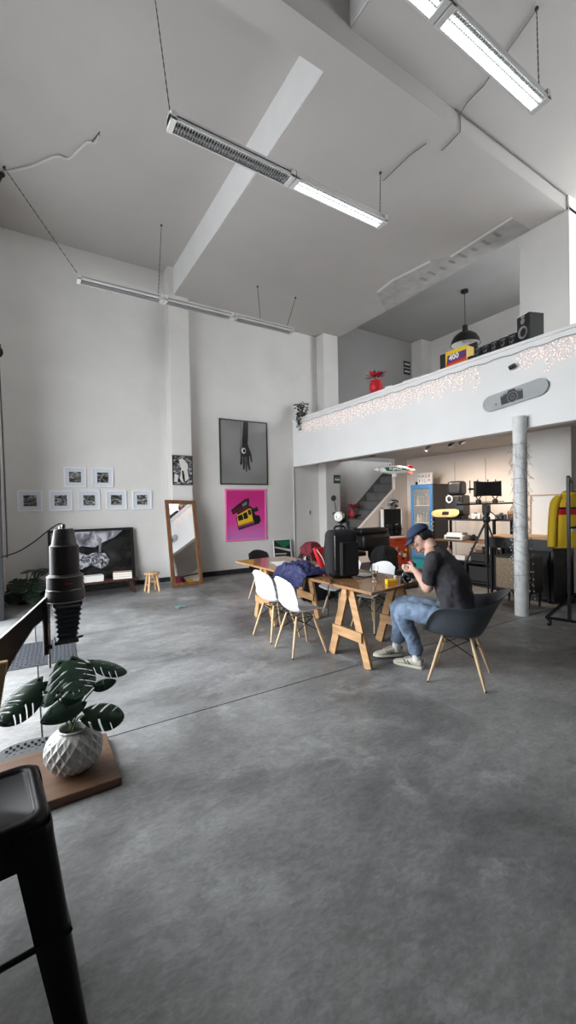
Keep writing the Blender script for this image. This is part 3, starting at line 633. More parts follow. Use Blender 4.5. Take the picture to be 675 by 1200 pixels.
b = MB(); b.tube(wave([(-.07, 0, .06), (-.10, -.03, .04), (-.11, -.07, .006), (-.02, -.10, .006), (.08, -.095, .006), (.14, -.04, .01), (.11, .0, .05), (.07, 0, .06)], 36), .005, 'black', 5); b.obj('strap', t)
t = thing('glass_jar', 'clear glass jar with brown contents behind the navy jacket on the table', 'jar', (3.19, 4.62, .751))
b = MB(); b.lathe([(.001, 0), (.06, 0), (.062, .01), (.062, .10), (.055, .12), (.055, .13), (.052, .13), (.052, .12), (.058, .10), (.058, .012), (.001, .008)], 'glass', 20, cap=False); b.obj('jar', t); b = MB(); b.lathe([(.001, .012), (.056, .012), (.056, .05), (.001, .055)], 'tan', 16, cap=False); b.obj('contents', t)
for k, (x, y, a) in enumerate([(2.98, 4.80, .3), (3.02, 5.05, -.2), (3.22, 3.62, .4)]):
    b = MB(); b.box(-.105, .105, -.148, .148, 0, .002, 'paper'); tag(b.obj('paper_sheet', loc=(x, y, .7515), rz=a, smooth=False), ['white paper sheet beside the glass jar on the table', 'white paper sheet further up the long table', 'white paper sheet right of the black backpack'][k], 'paper', 'papers on the table')
t = thing('red_pouch', 'bright red pointed pouch leaning behind the navy jacket on the table', 'bag', (3.22, 4.28, .752))
b = MB(); b.add([(-.12, .05, .26), (.13, .05, .27), (.10, .02, .10), (.02, .0, 0), (-.03, 0, .0), (-.13, .09, .25), (.13, .10, .26), (.1, .10, .1), (.02, .08, 0), (-.03, .08, 0)], [(0, 4, 3, 2, 1), (5, 6, 7, 8, 9), (0, 1, 6, 5), (1, 2, 7, 6), (2, 3, 8, 7), (3, 4, 9, 8), (4, 0, 5, 9)], 'red'); b.obj('body', t, bevel=.012)
b = MB(); b.tube(wave([(-.1, .03, .24), (-.04, .0, .14), (.0, -.01, .03)], 12), .006, 'offw', 5); b.obj('white_piping', t)
def heap(name, label, cat, loc, sx, sy, sz, m, seed=1, pw=1.):
    rnd = random.Random(seed); ph = [rnd.uniform(0, 6) for _ in range(6)]
    def fn(u, v):
        th = 2*pi*u; ph_ = pi/2*v; r = cos(ph_); q_ = V((cos(th)*2.2, sin(th)*2.2, 3*v+seed)); n = 1+.25*MN.noise(q_)+.22*abs(MN.noise(q_*2.2))
        return (sx*r*n*cos(th), sy*r*n*sin(th), sz*sin(ph_)**pw*(1+.12*sin(4*th+ph[3])*(1-v)))
    b = MB(); b.grid(fn, 64, 26, m); return tag(b.obj(name, loc=loc, ang=80), label, cat)
b = MB(); b.box(-.34, .30, -.25, .25, 0, .62, 'bins'); tag(b.obj('storage_chest', loc=(3.96, 5.72, 0), bevel=.01), 'black chest behind the far end of the table, under the maroon cloth', 'chest')
heap('maroon_blanket', 'crumpled maroon cloth heaped on the black chest behind the table', 'cloth', (4.04, 5.72, .622), .21, .2, .33, 'maroon', 3, .8)
heap('baseball_cap', 'flat black cap lying in front of the maroon cloth behind the table', 'cap', (3.72, 5.54, .622), .09, .08, .16, 'blackf', 4)

# ------------------------------------------------------------------ seated man
def skin(name, parent, joints, edges, m, sub=2, root=0):
    me = bpy.data.meshes.new(name); me.from_pydata([j[0] for j in joints], edges, []); me.materials.append(M[m])
    o = bpy.data.objects.new(name, me); C.objects.link(o); o.parent = parent
    o.modifiers.new('skin', 'SKIN'); 
    o.modifiers['skin'].use_smooth_shade = True
    lay = me.skin_vertices[0] if me.skin_vertices else None
    if lay is None:
        bpy.context.view_layer.objects.active = o; lay = me.skin_vertices[0]
    for i, j in enumerate(joints):
        r = j[1]; lay.data[i].radius = (r, r) if not isinstance(r, tuple) else r
        lay.data[i].use_root = (i == root)
    s = o.modifiers.new('subsurf', 'SUBSURF'); s.levels = sub; s.render_levels = sub
    return o
def sweep(b, rings, m, n=20, caps=True):
    """rings: (centre, xdir, ydir, rx, ry, superellipse)"""
    vs = []; K = len(rings)
    for c, xd, yd, rx, ry in rings:
        c = V(c); xd = V(xd).normalized(); yd = V(yd).normalized()
        for k in range(n):
            a = 2*pi*k/n; ca, sa = cos(a), sin(a)
            px = (abs(ca)**.85)*(1 if ca > 0 else -1)*rx; py = (abs(sa)**.85)*(1 if sa > 0 else -1)*ry
            vs.append(c+xd*px+yd*py)
    fs = []
    for i in range(K-1): fs += [(i*n+k, i*n+(k+1) % n, (i+1)*n+(k+1) % n, (i+1)*n+k) for k in range(n)]
    if caps: fs += [tuple(range(n-1, -1, -1)), tuple((K-1)*n+k for k in range(n))]
    b.add(vs, fs, m)
def limb(b, pts, rs, m, n=14, sq=1.):
    b.tube(wave(pts, 6*len(pts)), [1]*0 or interp(rs, len(wave(pts, 6*len(pts)))), m, n)
def interp(rs, n):
    out = []
    for i in range(n):
        k = i/(n-1)*(len(rs)-1); a = min(int(k), len(rs)-2); t = k-a; t = t*t*(3-2*t); out.append(rs[a]*(1-t)+rs[a+1]*t)
    return out
def folds(o, size, st_):
    tx = bpy.data.textures.new('folds', 'CLOUDS'); tx.noise_scale = size; tx.noise_depth = 2
    d = o.modifiers.new('folds', 'DISPLACE'); d.texture = tx; d.strength = st_; d.mid_level = .5; d.texture_coords = 'LOCAL'
REM = lambda v, it=6: [('REMESH', dict(mode='VOXEL', voxel_size=v, use_smooth_shade=True)), ('SMOOTH', dict(factor=.6, iterations=it))]
man = thing('person', 'seated man in navy cap, charcoal t-shirt and light jeans bent over a camera', 'person', (0, 0, 0))
F = fdir; Rr = V((F.y, -F.x, 0)); U = V((0, 0, 1))
hips = V((3.20, 2.33, .545)); chest = V((3.185, 2.41, .86)); shc = V((3.165, 2.50, 1.055)); nb = V((3.16, 2.555, 1.135)); head = V((3.135, 2.655, 1.235))
shL = shc-Rr*.185+V((0, 0, -.01)); shR = shc+Rr*.185+V((0, 0, -.01))
elL = V((3.005, 2.47, .80)); elR = V((3.42, 2.74, .80)); haL = V((3.135, 2.735, .915)); haR = V((3.235, 2.80, .90))
knL = V((2.91, 2.69, .565)); knR = V((3.03, 2.83, .585)); anL = V((3.095, 2.675, .115)); anR = V((3.155, 2.99, .135))
hipL = hips-Rr*.095+V((0, 0, -.02)); hipR = hips+Rr*.095+V((0, 0, -.02))
# body (head, neck, arms, hands): one mesh
b = MB()
hd = (F*.80+V((-.12, 0, -.60))).normalized()              # face looks down at the hands
hx = Rr.copy(); hy = hd; hz = hx.cross(hy).normalized()
Hm = Matrix(((hx.x, hy.x, hz.x, 0), (hx.y, hy.y, hz.y, 0), (hx.z, hy.z, hz.z, 0), (0, 0, 0, 1)))
b.ball(head, .1, 'skin', 14, (.76, .95, 1.08), Hm)
b.ball(head+Hm @ V((0, .03, -.065)), .06, 'skin', 10, (.85, .95, .8), Hm)      # jaw
b.ball(head+Hm @ V((0, .082, -.095)), .022, 'skin', 8, (1.1, .8, .8), Hm)      # chin
b.tube([head+Hm @ V((0, .088, .018)), head+Hm @ V((0, .108, -.012)), head+Hm @ V((0, .118, -.035)), head+Hm @ V((0, .092, -.045))], [.008, .011, .015, .010], 'skin', 10)  # nose
b.ball(head+Hm @ V((0, .086, -.068)), .018, 'skin', 8, (1.3, .7, .45), Hm)     # lips
for s in (-1, 1):
    b.ball(head+Hm @ V((s*.030, .083, .030)), .016, 'skin', 8, (1.3, .6, .6), Hm)  # brow
    b.ball(head+Hm @ V((s*.077, -.005, -.005)), .026, 'skin', 8, (.35, .8, 1.2), Hm)  # ear
    b.ball(head+Hm @ V((s*.045, .06, -.03)), .024, 'skin', 8, (1, .8, .8), Hm)
limb(b, [nb-U*.05-F*.01, nb+V((0, 0, .01)), head+Hm @ V((0, -.03, -.05))], [.075, .056, .056], 'skin')
limb(b, [shL, elL, elL.lerp(haL, .5), haL], [.052, .042, .040, .027], 'skin'); limb(b, [shR, elR, elR.lerp(haR, .5), haR], [.052, .042, .040, .027], 'skin')
limb(b, [shL, nb-U*.03, shR], [.05, .06, .05], 'skin')
def hand3(b, w, palm_dir, up, side, curl):
    """w wrist; palm_dir along the hand; side = thumb direction"""
    d = V(palm_dir).normalized(); s = V(side).normalized(); n = d.cross(s).normalized()*curl
    pc = w+d*.05; mtx = Matrix(((s.x, d.x, n.x, 0), (s.y, d.y, n.y, 0), (s.z, d.z, n.z, 0), (0, 0, 0, 1)))
    b.ball(pc, .046, 'skin', 8, (.88, 1.05, .36), mtx); b.tube([w, pc], [.026, .030], 'skin', 10)
    for k, (o, l) in enumerate([(.030, .068), (.010, .076), (-.010, .072), (-.029, .056)]):
        p0 = pc+s*o+d*.028; p1 = p0+d*l*.42+n*l*.12; p2 = p1+d*l*.22+n*l*.30; p3 = p2+d*.03*l+n*l*.30
        b.tube([p0, p1, p2, p3], [.0098, .0092, .0085, .0072], 'skin', 8)
    p0 = pc+s*.030-d*.022; p1 = p0+s*.028+d*.022+n*.006; p2 = p1+d*.026+s*.004+n*.012; b.tube([pc-d*.02, p0, p1, p2], [.014, .013, .0115, .009], 'skin', 8)
hand3(b, haL, V((.12, .9, .12))*1-Rr*-.3, U, V((-.2, -.2, 1)), -1)
hand3(b, haR, V((-.75, .45, .15)), U, V((.0, .1, 1)), 1)
b.obj('body', man, mods=REM(.0055, 5))
# face details
b = MB()
for s in (-1, 1):
    b.ball(head+Hm @ V((s*.030, .086, .012)), .0125, 'sock', 8, (1, .6, .7), Hm); b.ball(head+Hm @ V((s*.030, .0935, .010)), .006, 'black', 6, (1, .5, 1), Hm)
b.obj('eyes', man)
b = MB()
for s in (-1, 1):
    b.tube([head+Hm @ V((s*.033+.022*cos(a*pi/6), .102, .010+.017*sin(a*pi/6))) for a in range(12)], .0016, 'black', 5, closed=True)
    b.tube([head+Hm @ V((s*.054, .101, .012)), head+Hm @ V((s*.080, .0, .018))], .0017, 'black', 5)
b.tube([head+Hm @ V((-.012, .104, .012)), head+Hm @ V((.012, .104, .012))], .0016, 'black', 5); b.obj('glasses', man)
# hair
b = MB(); b.ball(head+Hm @ V((0, -.028, .005)), .096, 'hair', 12, (.84, .82, .92), Hm)
for s in (-1, 1): b.ball(head+Hm @ V((s*.070, -.028, .0)), .03, 'hair', 8, (.5, 1, 1.1), Hm)
b.ball(head+Hm @ V((0, -.085, -.02)), .05, 'hair', 8, (1.1, .6, 1.1), Hm)
b.obj('hair', man, mods=REM(.007, 3))
# cap
b = MB()
def capf(u, v):
    th = 2*pi*u; e = v*pi/2; return head+Hm @ V((.087*cos(e)*cos(th), -.004+.106*cos(e)*sin(th), .038+.085*sin(e)**.9))
b.grid(capf, 28, 8, 'cap'); o = b.obj('cap_crown', man, mods=[('SOLIDIFY', dict(thickness=.006, offset=1))], ang=80)
b = MB()
def brim(u, v):
    a = pi*(.12+.76*u); r = v; x = .082*cos(a)*(1+.10*r); y = .100*sin(a)+r*.078*sin(a)**.6; return head+Hm @ V((x, y, .040-.018*r-.10*x*x/.08-.012*r*r))
b.grid(brim, 18, 5, 'cap'); o = b.obj('cap_brim', man, mods=[('SOLIDIFY', dict(thickness=.005, offset=0))], ang=80)
b = MB(); b.ball(head+Hm @ V((0, 0, .125)), .008, 'cap', 5); b.obj('cap_button', man)
# shirt
b = MB(); back = (F*.95+U*.0)
sp = [hips+U*-.07-F*.01, hips+U*.03-F*.015, hips.lerp(chest, .45)-F*.035, chest-F*.045, chest.lerp(shc, .55)-F*.04, shc-F*.012, nb-U*.005-F*.008]
wx = [.190, .195, .195, .200, .205, .178, .078]; wy = [.155, .155, .150, .150, .136, .10, .070]
nrm = [U, U, U, (U*1+F*.2), (U+F*.35), (U+F*.55), (U+F*.6)]
rings = [(sp[i], Rr, (nrm[i].normalized().cross(Rr)), wx[i], wy[i]) for i in range(7)]
sweep(b, rings, 'tee', 24)
for sh, el in ((shL, elL), (shR, elR)):
    limb(b, [sh.lerp(shc, .35), sh, sh.lerp(el, .45), sh.lerp(el, .80)], [.078, .080, .074, .072], 'tee', 16)
b.ball(shc-F*.05+U*-.03, .1, 'tee', 10, (1.5, .8, .8), Matrix.Rotation(ARZ-pi/2, 4, 'Z'))
folds(b.obj('t_shirt', man, mods=REM(.009, 9)), .13, .045)
b = MB(); b.tube([nb+(Rr*cos(a*pi/8)*.062+(F*.85-U*.5)*sin(a*pi/8)*.06)+U*.0 for a in range(16)], .008, 'tee', 6, closed=True); b.obj('collar', man)
# jeans
b = MB()
for hp, kn, an in ((hipL, knL, anL), (hipR, knR, anR)):
    e = kn.lerp(an, .84); limb(b, [hp-F*.04, hp.lerp(kn, .5)+U*.012, kn.lerp(hp, .10)+U*.012, kn.lerp(an, .12)+F*.015, kn.lerp(an, .55)-F*.005, e], [.098, .090, .080, .076, .068, .064], 'jean', 18)
sweep(b, [(hips-U*.105-F*.02, Rr, F, .15, .11), (hips-U*.06-F*.02, Rr, F, .178, .135), (hips+U*.02-F*.02, Rr, F, .165, .118), (hips+U*.07-F*.015, Rr, F, .155, .11)], 'jean', 20)
folds(b.obj('jeans', man, mods=REM(.008, 6)), .08, .03)
b = MB()
for kn, an in ((knL, anL), (knR, anR)):
    d = (an-kn).normalized(); c = kn.lerp(an, .85); b = MB(); b.tube([c-d*.028, c+d*.018], .069, 'jean', 18); b.obj('jeans_hem', man)
for nm, kn, an, toe in (('L', knL, anL, V((3.005, 2.93, .05))), ('R', knR, anR, V((2.975, 3.10, .05)))):
    heel = V((an.x, an.y, .0))+ (V((an.x, an.y, 0))-V((toe.x, toe.y, 0))).normalized()*.045; d = V((toe.x-heel.x, toe.y-heel.y, 0)).normalized(); s = V((d.y, -d.x, 0))
    b = MB(); b.tube([kn.lerp(an, .70), kn.lerp(an, .9), an-U*.02+d*.01, V((an.x, an.y, .06))+d*.02], [.05, .042, .042, .042], 'sock', 14); b.tube([kn.lerp(an, .93)-U*.0, kn.lerp(an, .96)], .0435, 'shoed', 14); b.obj('sock', man)
    L = .285; hz_ = 0.0 if nm == 'L' else .012
    def shoe_ring(t_): # width, height
        w = .036+.013*sin(pi*min(1, t_*1.05))+.006*(t_ > .55); return w
    b = MB(); rings = []
    for t_, w, z0_, z1_ in [(0, .024, .02, .07), (.06, .034, .018, .095), (.18, .038, .018, .105), (.32, .038, .018, .098), (.45, .041, .018, .082), (.62, .047, .018, .062), (.8, .047, .018, .050), (.93, .036, .02, .042), (1, .015, .022, .034)]:
        c = heel+d*L*t_+U*((z0_+z1_)/2+hz_); rings.append((c, s, U, w, (z1_-z0_)/2))
    sweep(b, rings, 'shoe', 18)
    shoe = b.obj('sneaker', man, mods=[('SUBSURF', dict(levels=1, render_levels=1))], ang=80)
    b = MB(); out = [(t_*L, w) for t_, w in [(-.03, .015), (0, .030), (.1, .040), (.3, .041), (.5, .044), (.7, .051), (.85, .047), (.97, .028), (1.03, .01)]]
    poly = [(x, -w) for x, w in out]+[(x, w) for x, w in out[::-1]]
    b.prism(poly, hz_, .024+hz_, 'sole', frame_mtx((heel.x, heel.y, 0), d, s*-1)); b.obj('sole', shoe, bevel=.004)
    b = MB()
    for sg in (-1, 1):
        for t0, t1 in ((.38, .48), (.5, .60)):
            b.beam(heel+d*L*t0+s*sg*.0435+U*(.03+hz_), heel+d*L*t1+s*sg*.040+U*(.066+hz_), .004, .016, 'shoed', up=s)
    b.beam(heel+d*L*.02+U*(.05+hz_), heel-d*.004+U*(.095+hz_), .035, .006, 'shoed', up=d); b.obj('side_stripe', shoe)
    b = MB()
    for k in range(4): c = heel+d*L*(.42+.07*k)+U*(.094-.009*k+hz_); b.tube([c-s*.022, c+U*.004, c+s*.022], .0035, 'sock', 6)
    b.obj('laces', shoe)
# camera he holds: dark with red back
t = thing('held_camera', 'small dark camera held in the hands of the seated man', 'camera', (3.205, 2.845, .915), R(25)); camera_body(t, .8, 'black', 'red')

# ------------------------------------------------------------------ plants
def monstera(b, base, tip, up, wid, m='leaf', slits=5, droop=.15, cup=.10, seed=0):
    """heart shaped split leaf from base (stalk joint) to tip; up = face normal hint"""
    base = V(base); tip = V(tip); d = tip-base; L = d.length; d.normalize(); s = d.cross(V(up)).normalized(); n = s.cross(d).normalized()
    def pt(x, y):  # x sideways (-1..1 of half width), y along 0..1
        z = -cup*L*abs(x)**1.5 - droop*L*(y**2) + cup*.4*L
        return base+s*(x*wid/2)+d*(y*L)+n*z
    def half(y):   # outline half width at y
        t = (y+.14)/1.14
        return max(0, (sin(pi*min(1, t)**.72))**.62)
    N = 40
    for sg in (-1, 1):
        rows = []
        for i in range(N+1):
            y = -.14+1.14*i/N; h = half(y); inner = 0. if y > 0 else min(1, -y/.14)*.30
            # side veins sweep forward: cut slits
            rows.append((y, inner, h))
        for i in range(N):
            yc = rows[i][0]+.5*1.14/N; ph = (yc-.06)*slits/.80
            inslit = slits > 0 and .05 < yc < .86 and (ph % 1) < .17
            for j in range(4):
                a0 = j/4; a1 = (j+1)/4
                if inslit and j >= 2 or (inslit and j == 1 and int(ph) % 2): continue
                vs = []
                for (r, a) in ((rows[i], a0), (rows[i], a1), (rows[i+1], a1), (rows[i+1], a0)):
                    x = r[1]+(max(r[2], r[1])-r[1])*a; vs.append(pt(sg*x, r[0]+.20*(x**1.5)*(1 if slits else .3)-.0))
                b.add(vs, [(0, 1, 2, 3)], m)
    return b
LEAFMOD = [('WELD', dict(merge_threshold=.0004)), ('SOLIDIFY', dict(thickness=.0022, offset=0))]
t = thing('monstera_plant', 'split-leaf monstera growing in the white faceted pot in the left foreground', 'plant', (0, 0, 0))
pc = V((.195, 2.70, .060))
joints = [  # joint, tip, normal hint, width, slits
 ((.175, 2.80, .650), (.225, 2.60, .505), (.1, -.80, .5), .250, 5),
 ((.050, 2.77, .565), (-.15, 2.63, .445), (.05, -.7, .7), .170, 6),
 ((.300, 2.78, .620), (.500, 2.70, .555), (0, -.45, .9), .115, 4),
 ((.315, 2.70, .495), (.435, 2.70, .512), (-.2, -.8, .55), .070, 0),
 ((.250, 2.64, .375), (.455, 2.58, .335), (.1, -.72, .7), .16, 3),
 ((.235, 2.66, .450), (.035, 2.56, .435), (.1, -.8, .6), .125, 0),
 ((.115, 2.76, .585), (.050, 2.66, .470), (-.5, -.7, .4), .13, 2)]
for k, (j, tip, up, w, sl) in enumerate(joints):
    b = MB(); monstera(b, j, tip, up, w, 'leaf', sl, droop=.12); b.obj('leaf', t, mods=LEAFMOD, ang=80)
    b = MB(); root = pc+V((random.uniform(-.03, .03), random.uniform(-.03, .03), .20)); mid = root.lerp(V(j), .55)+V((0, .01, .03)); b.tube(wave([root, mid, j], 14), .0048, 'stem', 6); b.obj('stalk', t)
b = MB(); pass
t = thing('plant_pot', 'round white glazed pot with a diamond faceted surface on a wooden board', 'pot', tuple(pc))
b = MB(); b.lathe([(.001, .195), (.10, .195)], 'soil', 20, cap=False); b.obj('soil', t)
b = MB()
b = MB()
NU, NV = 18, 9
def potp(i, j):
    v = j/NV; a = pi*(.06+.80*v); r = .158*sin(a)**.82; z = .118-.128*cos(a); return r, z
vs = []; fs = []
for j in range(NV+1):
    r, z = potp(0, j)
    for i in range(NU):
        th = 2*pi*(i+.5*(j % 2))/NU; vs.append((r*cos(th), r*sin(th), z-.005))
idx = lambda i, j: j*NU+(i % NU)
for j in range(0, NV-1):
    for i in range(NU):
        o = (j % 2)
        # diamond: bottom (i,j), left/right on j+1, top (i,j+2)
        l = idx(i-1+o, j+1); rgt = idx(i+o, j+1); bt = idx(i, j)
        tp = idx(i, j+2) if j+2 <= NV else None
        if tp is None: continue
        r, z = potp(0, j+1); th = 2*pi*(i+.5*o)/NU; c = len(vs); vs.append((r*.91*cos(th), r*.91*sin(th), z-.005))
        fs += [(bt, rgt, c), (rgt, tp, c), (tp, l, c), (l, bt, c)]
for i in range(NU):
    fs.append((idx(i, 0), idx(i+1, 0), idx(i, 1))); o = (NV-1) % 2; fs.append((idx(i, NV), idx(i+1, NV), idx(i+o, NV-1) if not (NV % 2) else idx(i+1, NV-1)))
b.add(vs, fs, 'pot'); b.obj('body', t, ang=25, bevel=.0025)
b = MB(); r, z = potp(0, NV); b.lathe([(r+.004, z-.012), (r+.006, z), (r-.002, z+.006), (r-.010, z), (r-.012, z-.05)], 'pot', 32, cap=False); b.obj('rim', t)
b = MB(); b.box(-.60, .415, 2.475, 3.03, 0.0, .048, 'board'); tag(b.obj('wooden_board', bevel=.006), 'thick brown wooden board on the floor carrying the white plant pot', 'board')
# perforated rubber scraps by the pot
b = MB()
for k, (x, y, sx, sy) in enumerate([(-.03, 3.20, .17, .10), (-.05, 3.10, .16, .06)]):
    poly = [(x+sx*cos(a*pi/12), y+sy*sin(a*pi/12)) for a in range(24)]; b.prism(poly, .001+.012*k, .012+.012*k, 'drain')
for i in range(7):
    for j in range(4):
        x = -.15+.04*i+.02*(j % 2); y = 3.13+.038*j; b.box(x-.008, x+.008, y-.006, y+.006, .010, .026, 'mat2')
tag(b.obj('rubber_pads', bevel=.001), 'grey bumpy oval rubber pads stacked on the floor behind the wooden board', 'pad')
# floor mat
t = thing('door_mat', 'rectangular black ridged rubber mat on the pale floor behind the monstera', 'mat', (.095, 5.30, 0), R(-3))
b = MB(); b.box(-.33, .33, -.45, .42, 0, .010, 'mat'); b.obj('base', t, bevel=.003)
b = MB()
for i in range(16):
    for j in range(20):
        x = -.285+.038*i; y = -.40+.041*j; a = pi/4 if (i+j) % 2 else -pi/4
        b.beam((x-.012*cos(a), y-.012*sin(a), .012), (x+.012*cos(a), y+.012*sin(a), .012), .006, .005, 'mat2')
b.obj('ridges', t, smooth=False)
# far corner plant
t = thing('potted_plant', 'large dark leafed plant in the far left corner behind the enlarger', 'plant', (0, 0, 0))
b = MB(); b.lathe([(.001, 0), (.15, 0), (.20, .26), (.185, .26), (.17, .22), (.001, .22)], 'dpot', 20, (-.05, 8.35, 0), cap=False); b.obj('pot', t)
for k, (tp, w) in enumerate([((-.27, 7.95, .10), .30), ((.02, 7.85, .62), .26), ((.24, 8.0, .55), .26), ((-.14, 7.8, .30), .30), ((.18, 7.8, .30), .26), ((.06, 7.7, .12), .25), ((-.30, 8.2, .26), .22)]):
    tp = V(tp); base = V((-.05, 8.35, .24)); j = base.lerp(tp, .45)+V((0, 0, .16)); b = MB(); monstera(b, j, tp, (0, -.6, .8), w, 'leafd', 3, droop=.2); b.obj('leaf', t, mods=LEAFMOD, ang=80)
    b = MB(); b.tube(wave([base, base.lerp(j, .6)+V((0, 0, .05)), j], 10), .008, 'stem', 5); b.obj('stalk', t)

# ------------------------------------------------------------------ enlarger
EX, EY = .135, 2.10
t = thing('photo_enlarger', 'old dark grey photographic enlarger with a stepped lamp head at the left edge', 'enlarger', (EX, EY, 0))
b = MB(); b.lathe([(.001, 1.470), (.036, 1.470), (.040, 1.465), (.050, 1.405), (.054, 1.398)], 'grey', 32, cap=False); b.obj('head_cap', t)
b = MB(); b.lathe([(.052, 1.400), (.059, 1.394), (.060, 1.265), (.058, 1.25)], 'grey', 32, cap=False); b.obj('lamp_housing', t)
b = MB(); b.lathe([(.060, 1.272), (.073, 1.262), (.074, 1.212), (.072, 1.208), (.077, 1.202), (.077, 1.192), (.079, 1.188), (.081, 1.158), (.079, 1.15), (.05, 1.145)], 'grey', 32, cap=False); b.tube([(.0755*cos(a*pi/16), .0755*sin(a*pi/16), 1.203+.003*sin(a)) for a in range(32)], .0015, 'greyl', 5, closed=True); b.tube([(.081*cos(a*pi/16), .081*sin(a*pi/16), 1.154) for a in range(32)], .0015, 'greyl', 5, closed=True); b.tube([(.074*cos(a*pi/16), .074*sin(a*pi/16), 1.262) for a in range(32)], .001, 'greyl', 5, closed=True); b.box(-.005, .022, -.0765, -.072, 1.232, 1.235, 'red'); b.obj('collar', t)
b = MB(); b.tube([(0, 0, 1.47), (0, 0, 1.490)], .008, 'chrome', 10); b.tube([(-.015, 0, 1.470), (-.015, 0, 1.482)], .005, 'chrome', 8); b.obj('top_knob', t)
b = MB(); b.box(-.052, .062, -.055, .055, 1.135, 1.148, 'grey')
for k in range(7):
    z = 1.132-.0215*k; w = .055-.0022*k; x = .006-.001*k; w2 = w-.011
    b.add([(x-w, -w, z), (x+w, -w, z), (x+w, w, z), (x-w, w, z), (x-w2, -w2, z-.011), (x+w2, -w2, z-.011), (x+w2, w2, z-.011), (x-w2, w2, z-.011)], [(0, 1, 5, 4), (1, 2, 6, 5), (2, 3, 7, 6), (3, 0, 4, 7)], 'bellow')
    b.add([(x-w2, -w2, z-.011), (x+w2, -w2, z-.011), (x+w2, w2, z-.011), (x-w2, w2, z-.011), (x-w, -w, z-.0215), (x+w, -w, z-.0215), (x+w, w, z-.0215), (x-w, w, z-.0215)], [(0, 1, 5, 4), (1, 2, 6, 5), (2, 3, 7, 6), (3, 0, 4, 7)], 'bellow')
b.obj('bellows', t, ang=20)
b = MB(); b.box(-.050, .044, -.046, .046, .968, .981, 'grey'); b.tube([(.04, 0, .975), (.062, -.02, .985)], .005, 'black'); b.obj('lens_board', t)
b = MB(); b.tube([(-.068, -.03, 1.15), (-.068, -.03, .872)], .0055, 'chrome', 10); b.tube([(-.080, -.02, 1.14), (-.080, -.02, .93)], .012, 'black', 8); b.box(-.085, -.058, -.04, -.02, .955, .972, 'black'); b.obj('guide_rod', t)
b = MB()
up = [(-.070, 1.182), (-.16, 1.100), (-.235, 1.035), (-.36, .945), (-.50, .86)]; lo = [(-.50, .62), (-.36, .70), (-.27, .79), (-.215, .905), (-.17, .985), (-.125, 1.055), (-.07, 1.10)]
b.prism(up+lo, -.024, .024, 'grey', frame_mtx((0, 0, 0), (1, 0, 0), (0, 0, 1))); b.obj('arm', t, bevel=.004)
b = MB(); b.tube([(x, -.026, z) for x, z in up], .003, 'greyl', 5); b.tube([(x, -.026, z) for x, z in lo[2:]], .002, 'greyl', 5); b.obj('arm_edge', t)
b = MB(); b.box(-.56, -.46, -.05, .05, .60, 1.3, 'grey'); b.obj('column', t, bevel=.005)
b = MB(); b.box(-.72, -.38, -.16, .22, .561, .60, 'grey'); b.obj('base', t, bevel=.005)
b = MB(); b.tube(wave([(0, 0, 1.488), (-.02, 0, 1.492), (-.06, 0, 1.465), (-.12, -.01, 1.415), (-.19, -.02, 1.375), (-.30, .0, 1.35), (-.50, .02, 1.3)], 40), .003, 'black', 6); b.obj('power_cable', t)
t = thing('wooden_table', 'pale wooden table edge peeping in at the left under the enlarger arm', 'table', (-.57, 2.02, 0))
b = MB(); b.box(-.30, .42, -.22, .35, .53, .559, 'pine'); b.obj('tabletop', t, bevel=.003)
for sx in (-1, 1):
    for sy in (-.18, .30): b = MB(); b.box(sx*.26-.02, sx*.26+.02, sy-.02, sy+.02, 0, .53, 'pine'); b.obj('leg', t)
b = MB(); b.prism([(-.30, .56), (-.145, .56), (-.076, .985), (-.30, .985)], -.015, .015, 'pine', frame_mtx((0, 1.905, 0), (1, 0, 0), (0, 0, 1))); tag(b.obj('wooden_board', bevel=.004), 'pale wooden upright board by the enlarger arm at the left edge', 'board')

# ------------------------------------------------------------------ bar stool (foreground)
t = thing('bar_stool', 'glossy black metal bar stool in the bottom left corner', 'stool', (-.135, 1.385, 0), R(5))
hw = .155
def rr(h, r, n=6):
    p = []
    for cx, cy, a0 in ((h-r, h-r, 0), (-(h-r), h-r, 90), (-(h-r), -(h-r), 180), (h-r, -(h-r), 270)):
        p += [(cx+r*cos(R(a0+90*k/n)), cy+r*sin(R(a0+90*k/n))) for k in range(n+1)]
    return p
def loft(b, loops, m, cap0=True, cap1=True):
    n = len(loops[0][0]); vs = [V((x, y, z)) for lp, z in loops for x, y in lp]; fs = []
    for i in range(len(loops)-1): fs += [(i*n+k, i*n+(k+1) % n, (i+1)*n+(k+1) % n, (i+1)*n+k) for k in range(n)]
    if cap0: fs.append(tuple(range(n-1, -1, -1)))
    if cap1: fs.append(tuple((len(loops)-1)*n+k for k in range(n)))
    b.add(vs, fs, m)
b = MB(); loft(b, [(rr(hw+.012, .05), .655), (rr(hw+.010, .05), .70), (rr(hw, .05), .745), (rr(hw-.004, .047), .756), (rr(hw-.012, .042), .760), (rr(hw-.028, .032), .759), (rr(hw-.033, .03), .754), (rr(hw-.037, .028), .752)], 'blackm'); b.obj('seat', t, ang=60)
for sx in (1, -1):
    for sy in (1, -1):
        b = MB(); rows = []
        for z, off, w in ((.74, 0, .094), (.70, .003, .092), (.45, .032, .080), (.2, .062, .066), (0, .086, .055)):
            x = sx*(hw+.0035+off); y = sy*(hw+.0035+off); r_ = .02
            rows.append([(x-sx*w, y, z), (x-sx*r_, y, z), (x-sx*r_*.3, y-sy*r_*.3, z), (x, y-sy*r_, z), (x, y-sy*w, z)])
        vs = [p for r_ in rows for p in r_]; fs = [(i*5+k, i*5+k+1, i*5+k+6, i*5+k+5) for i in range(4) for k in range(4)]
        b.add(vs, fs, 'blackm'); b.obj('leg', t, mods=[('SOLIDIFY', dict(thickness=.003, offset=0))], ang=70)
b = MB(); k = hw+.035
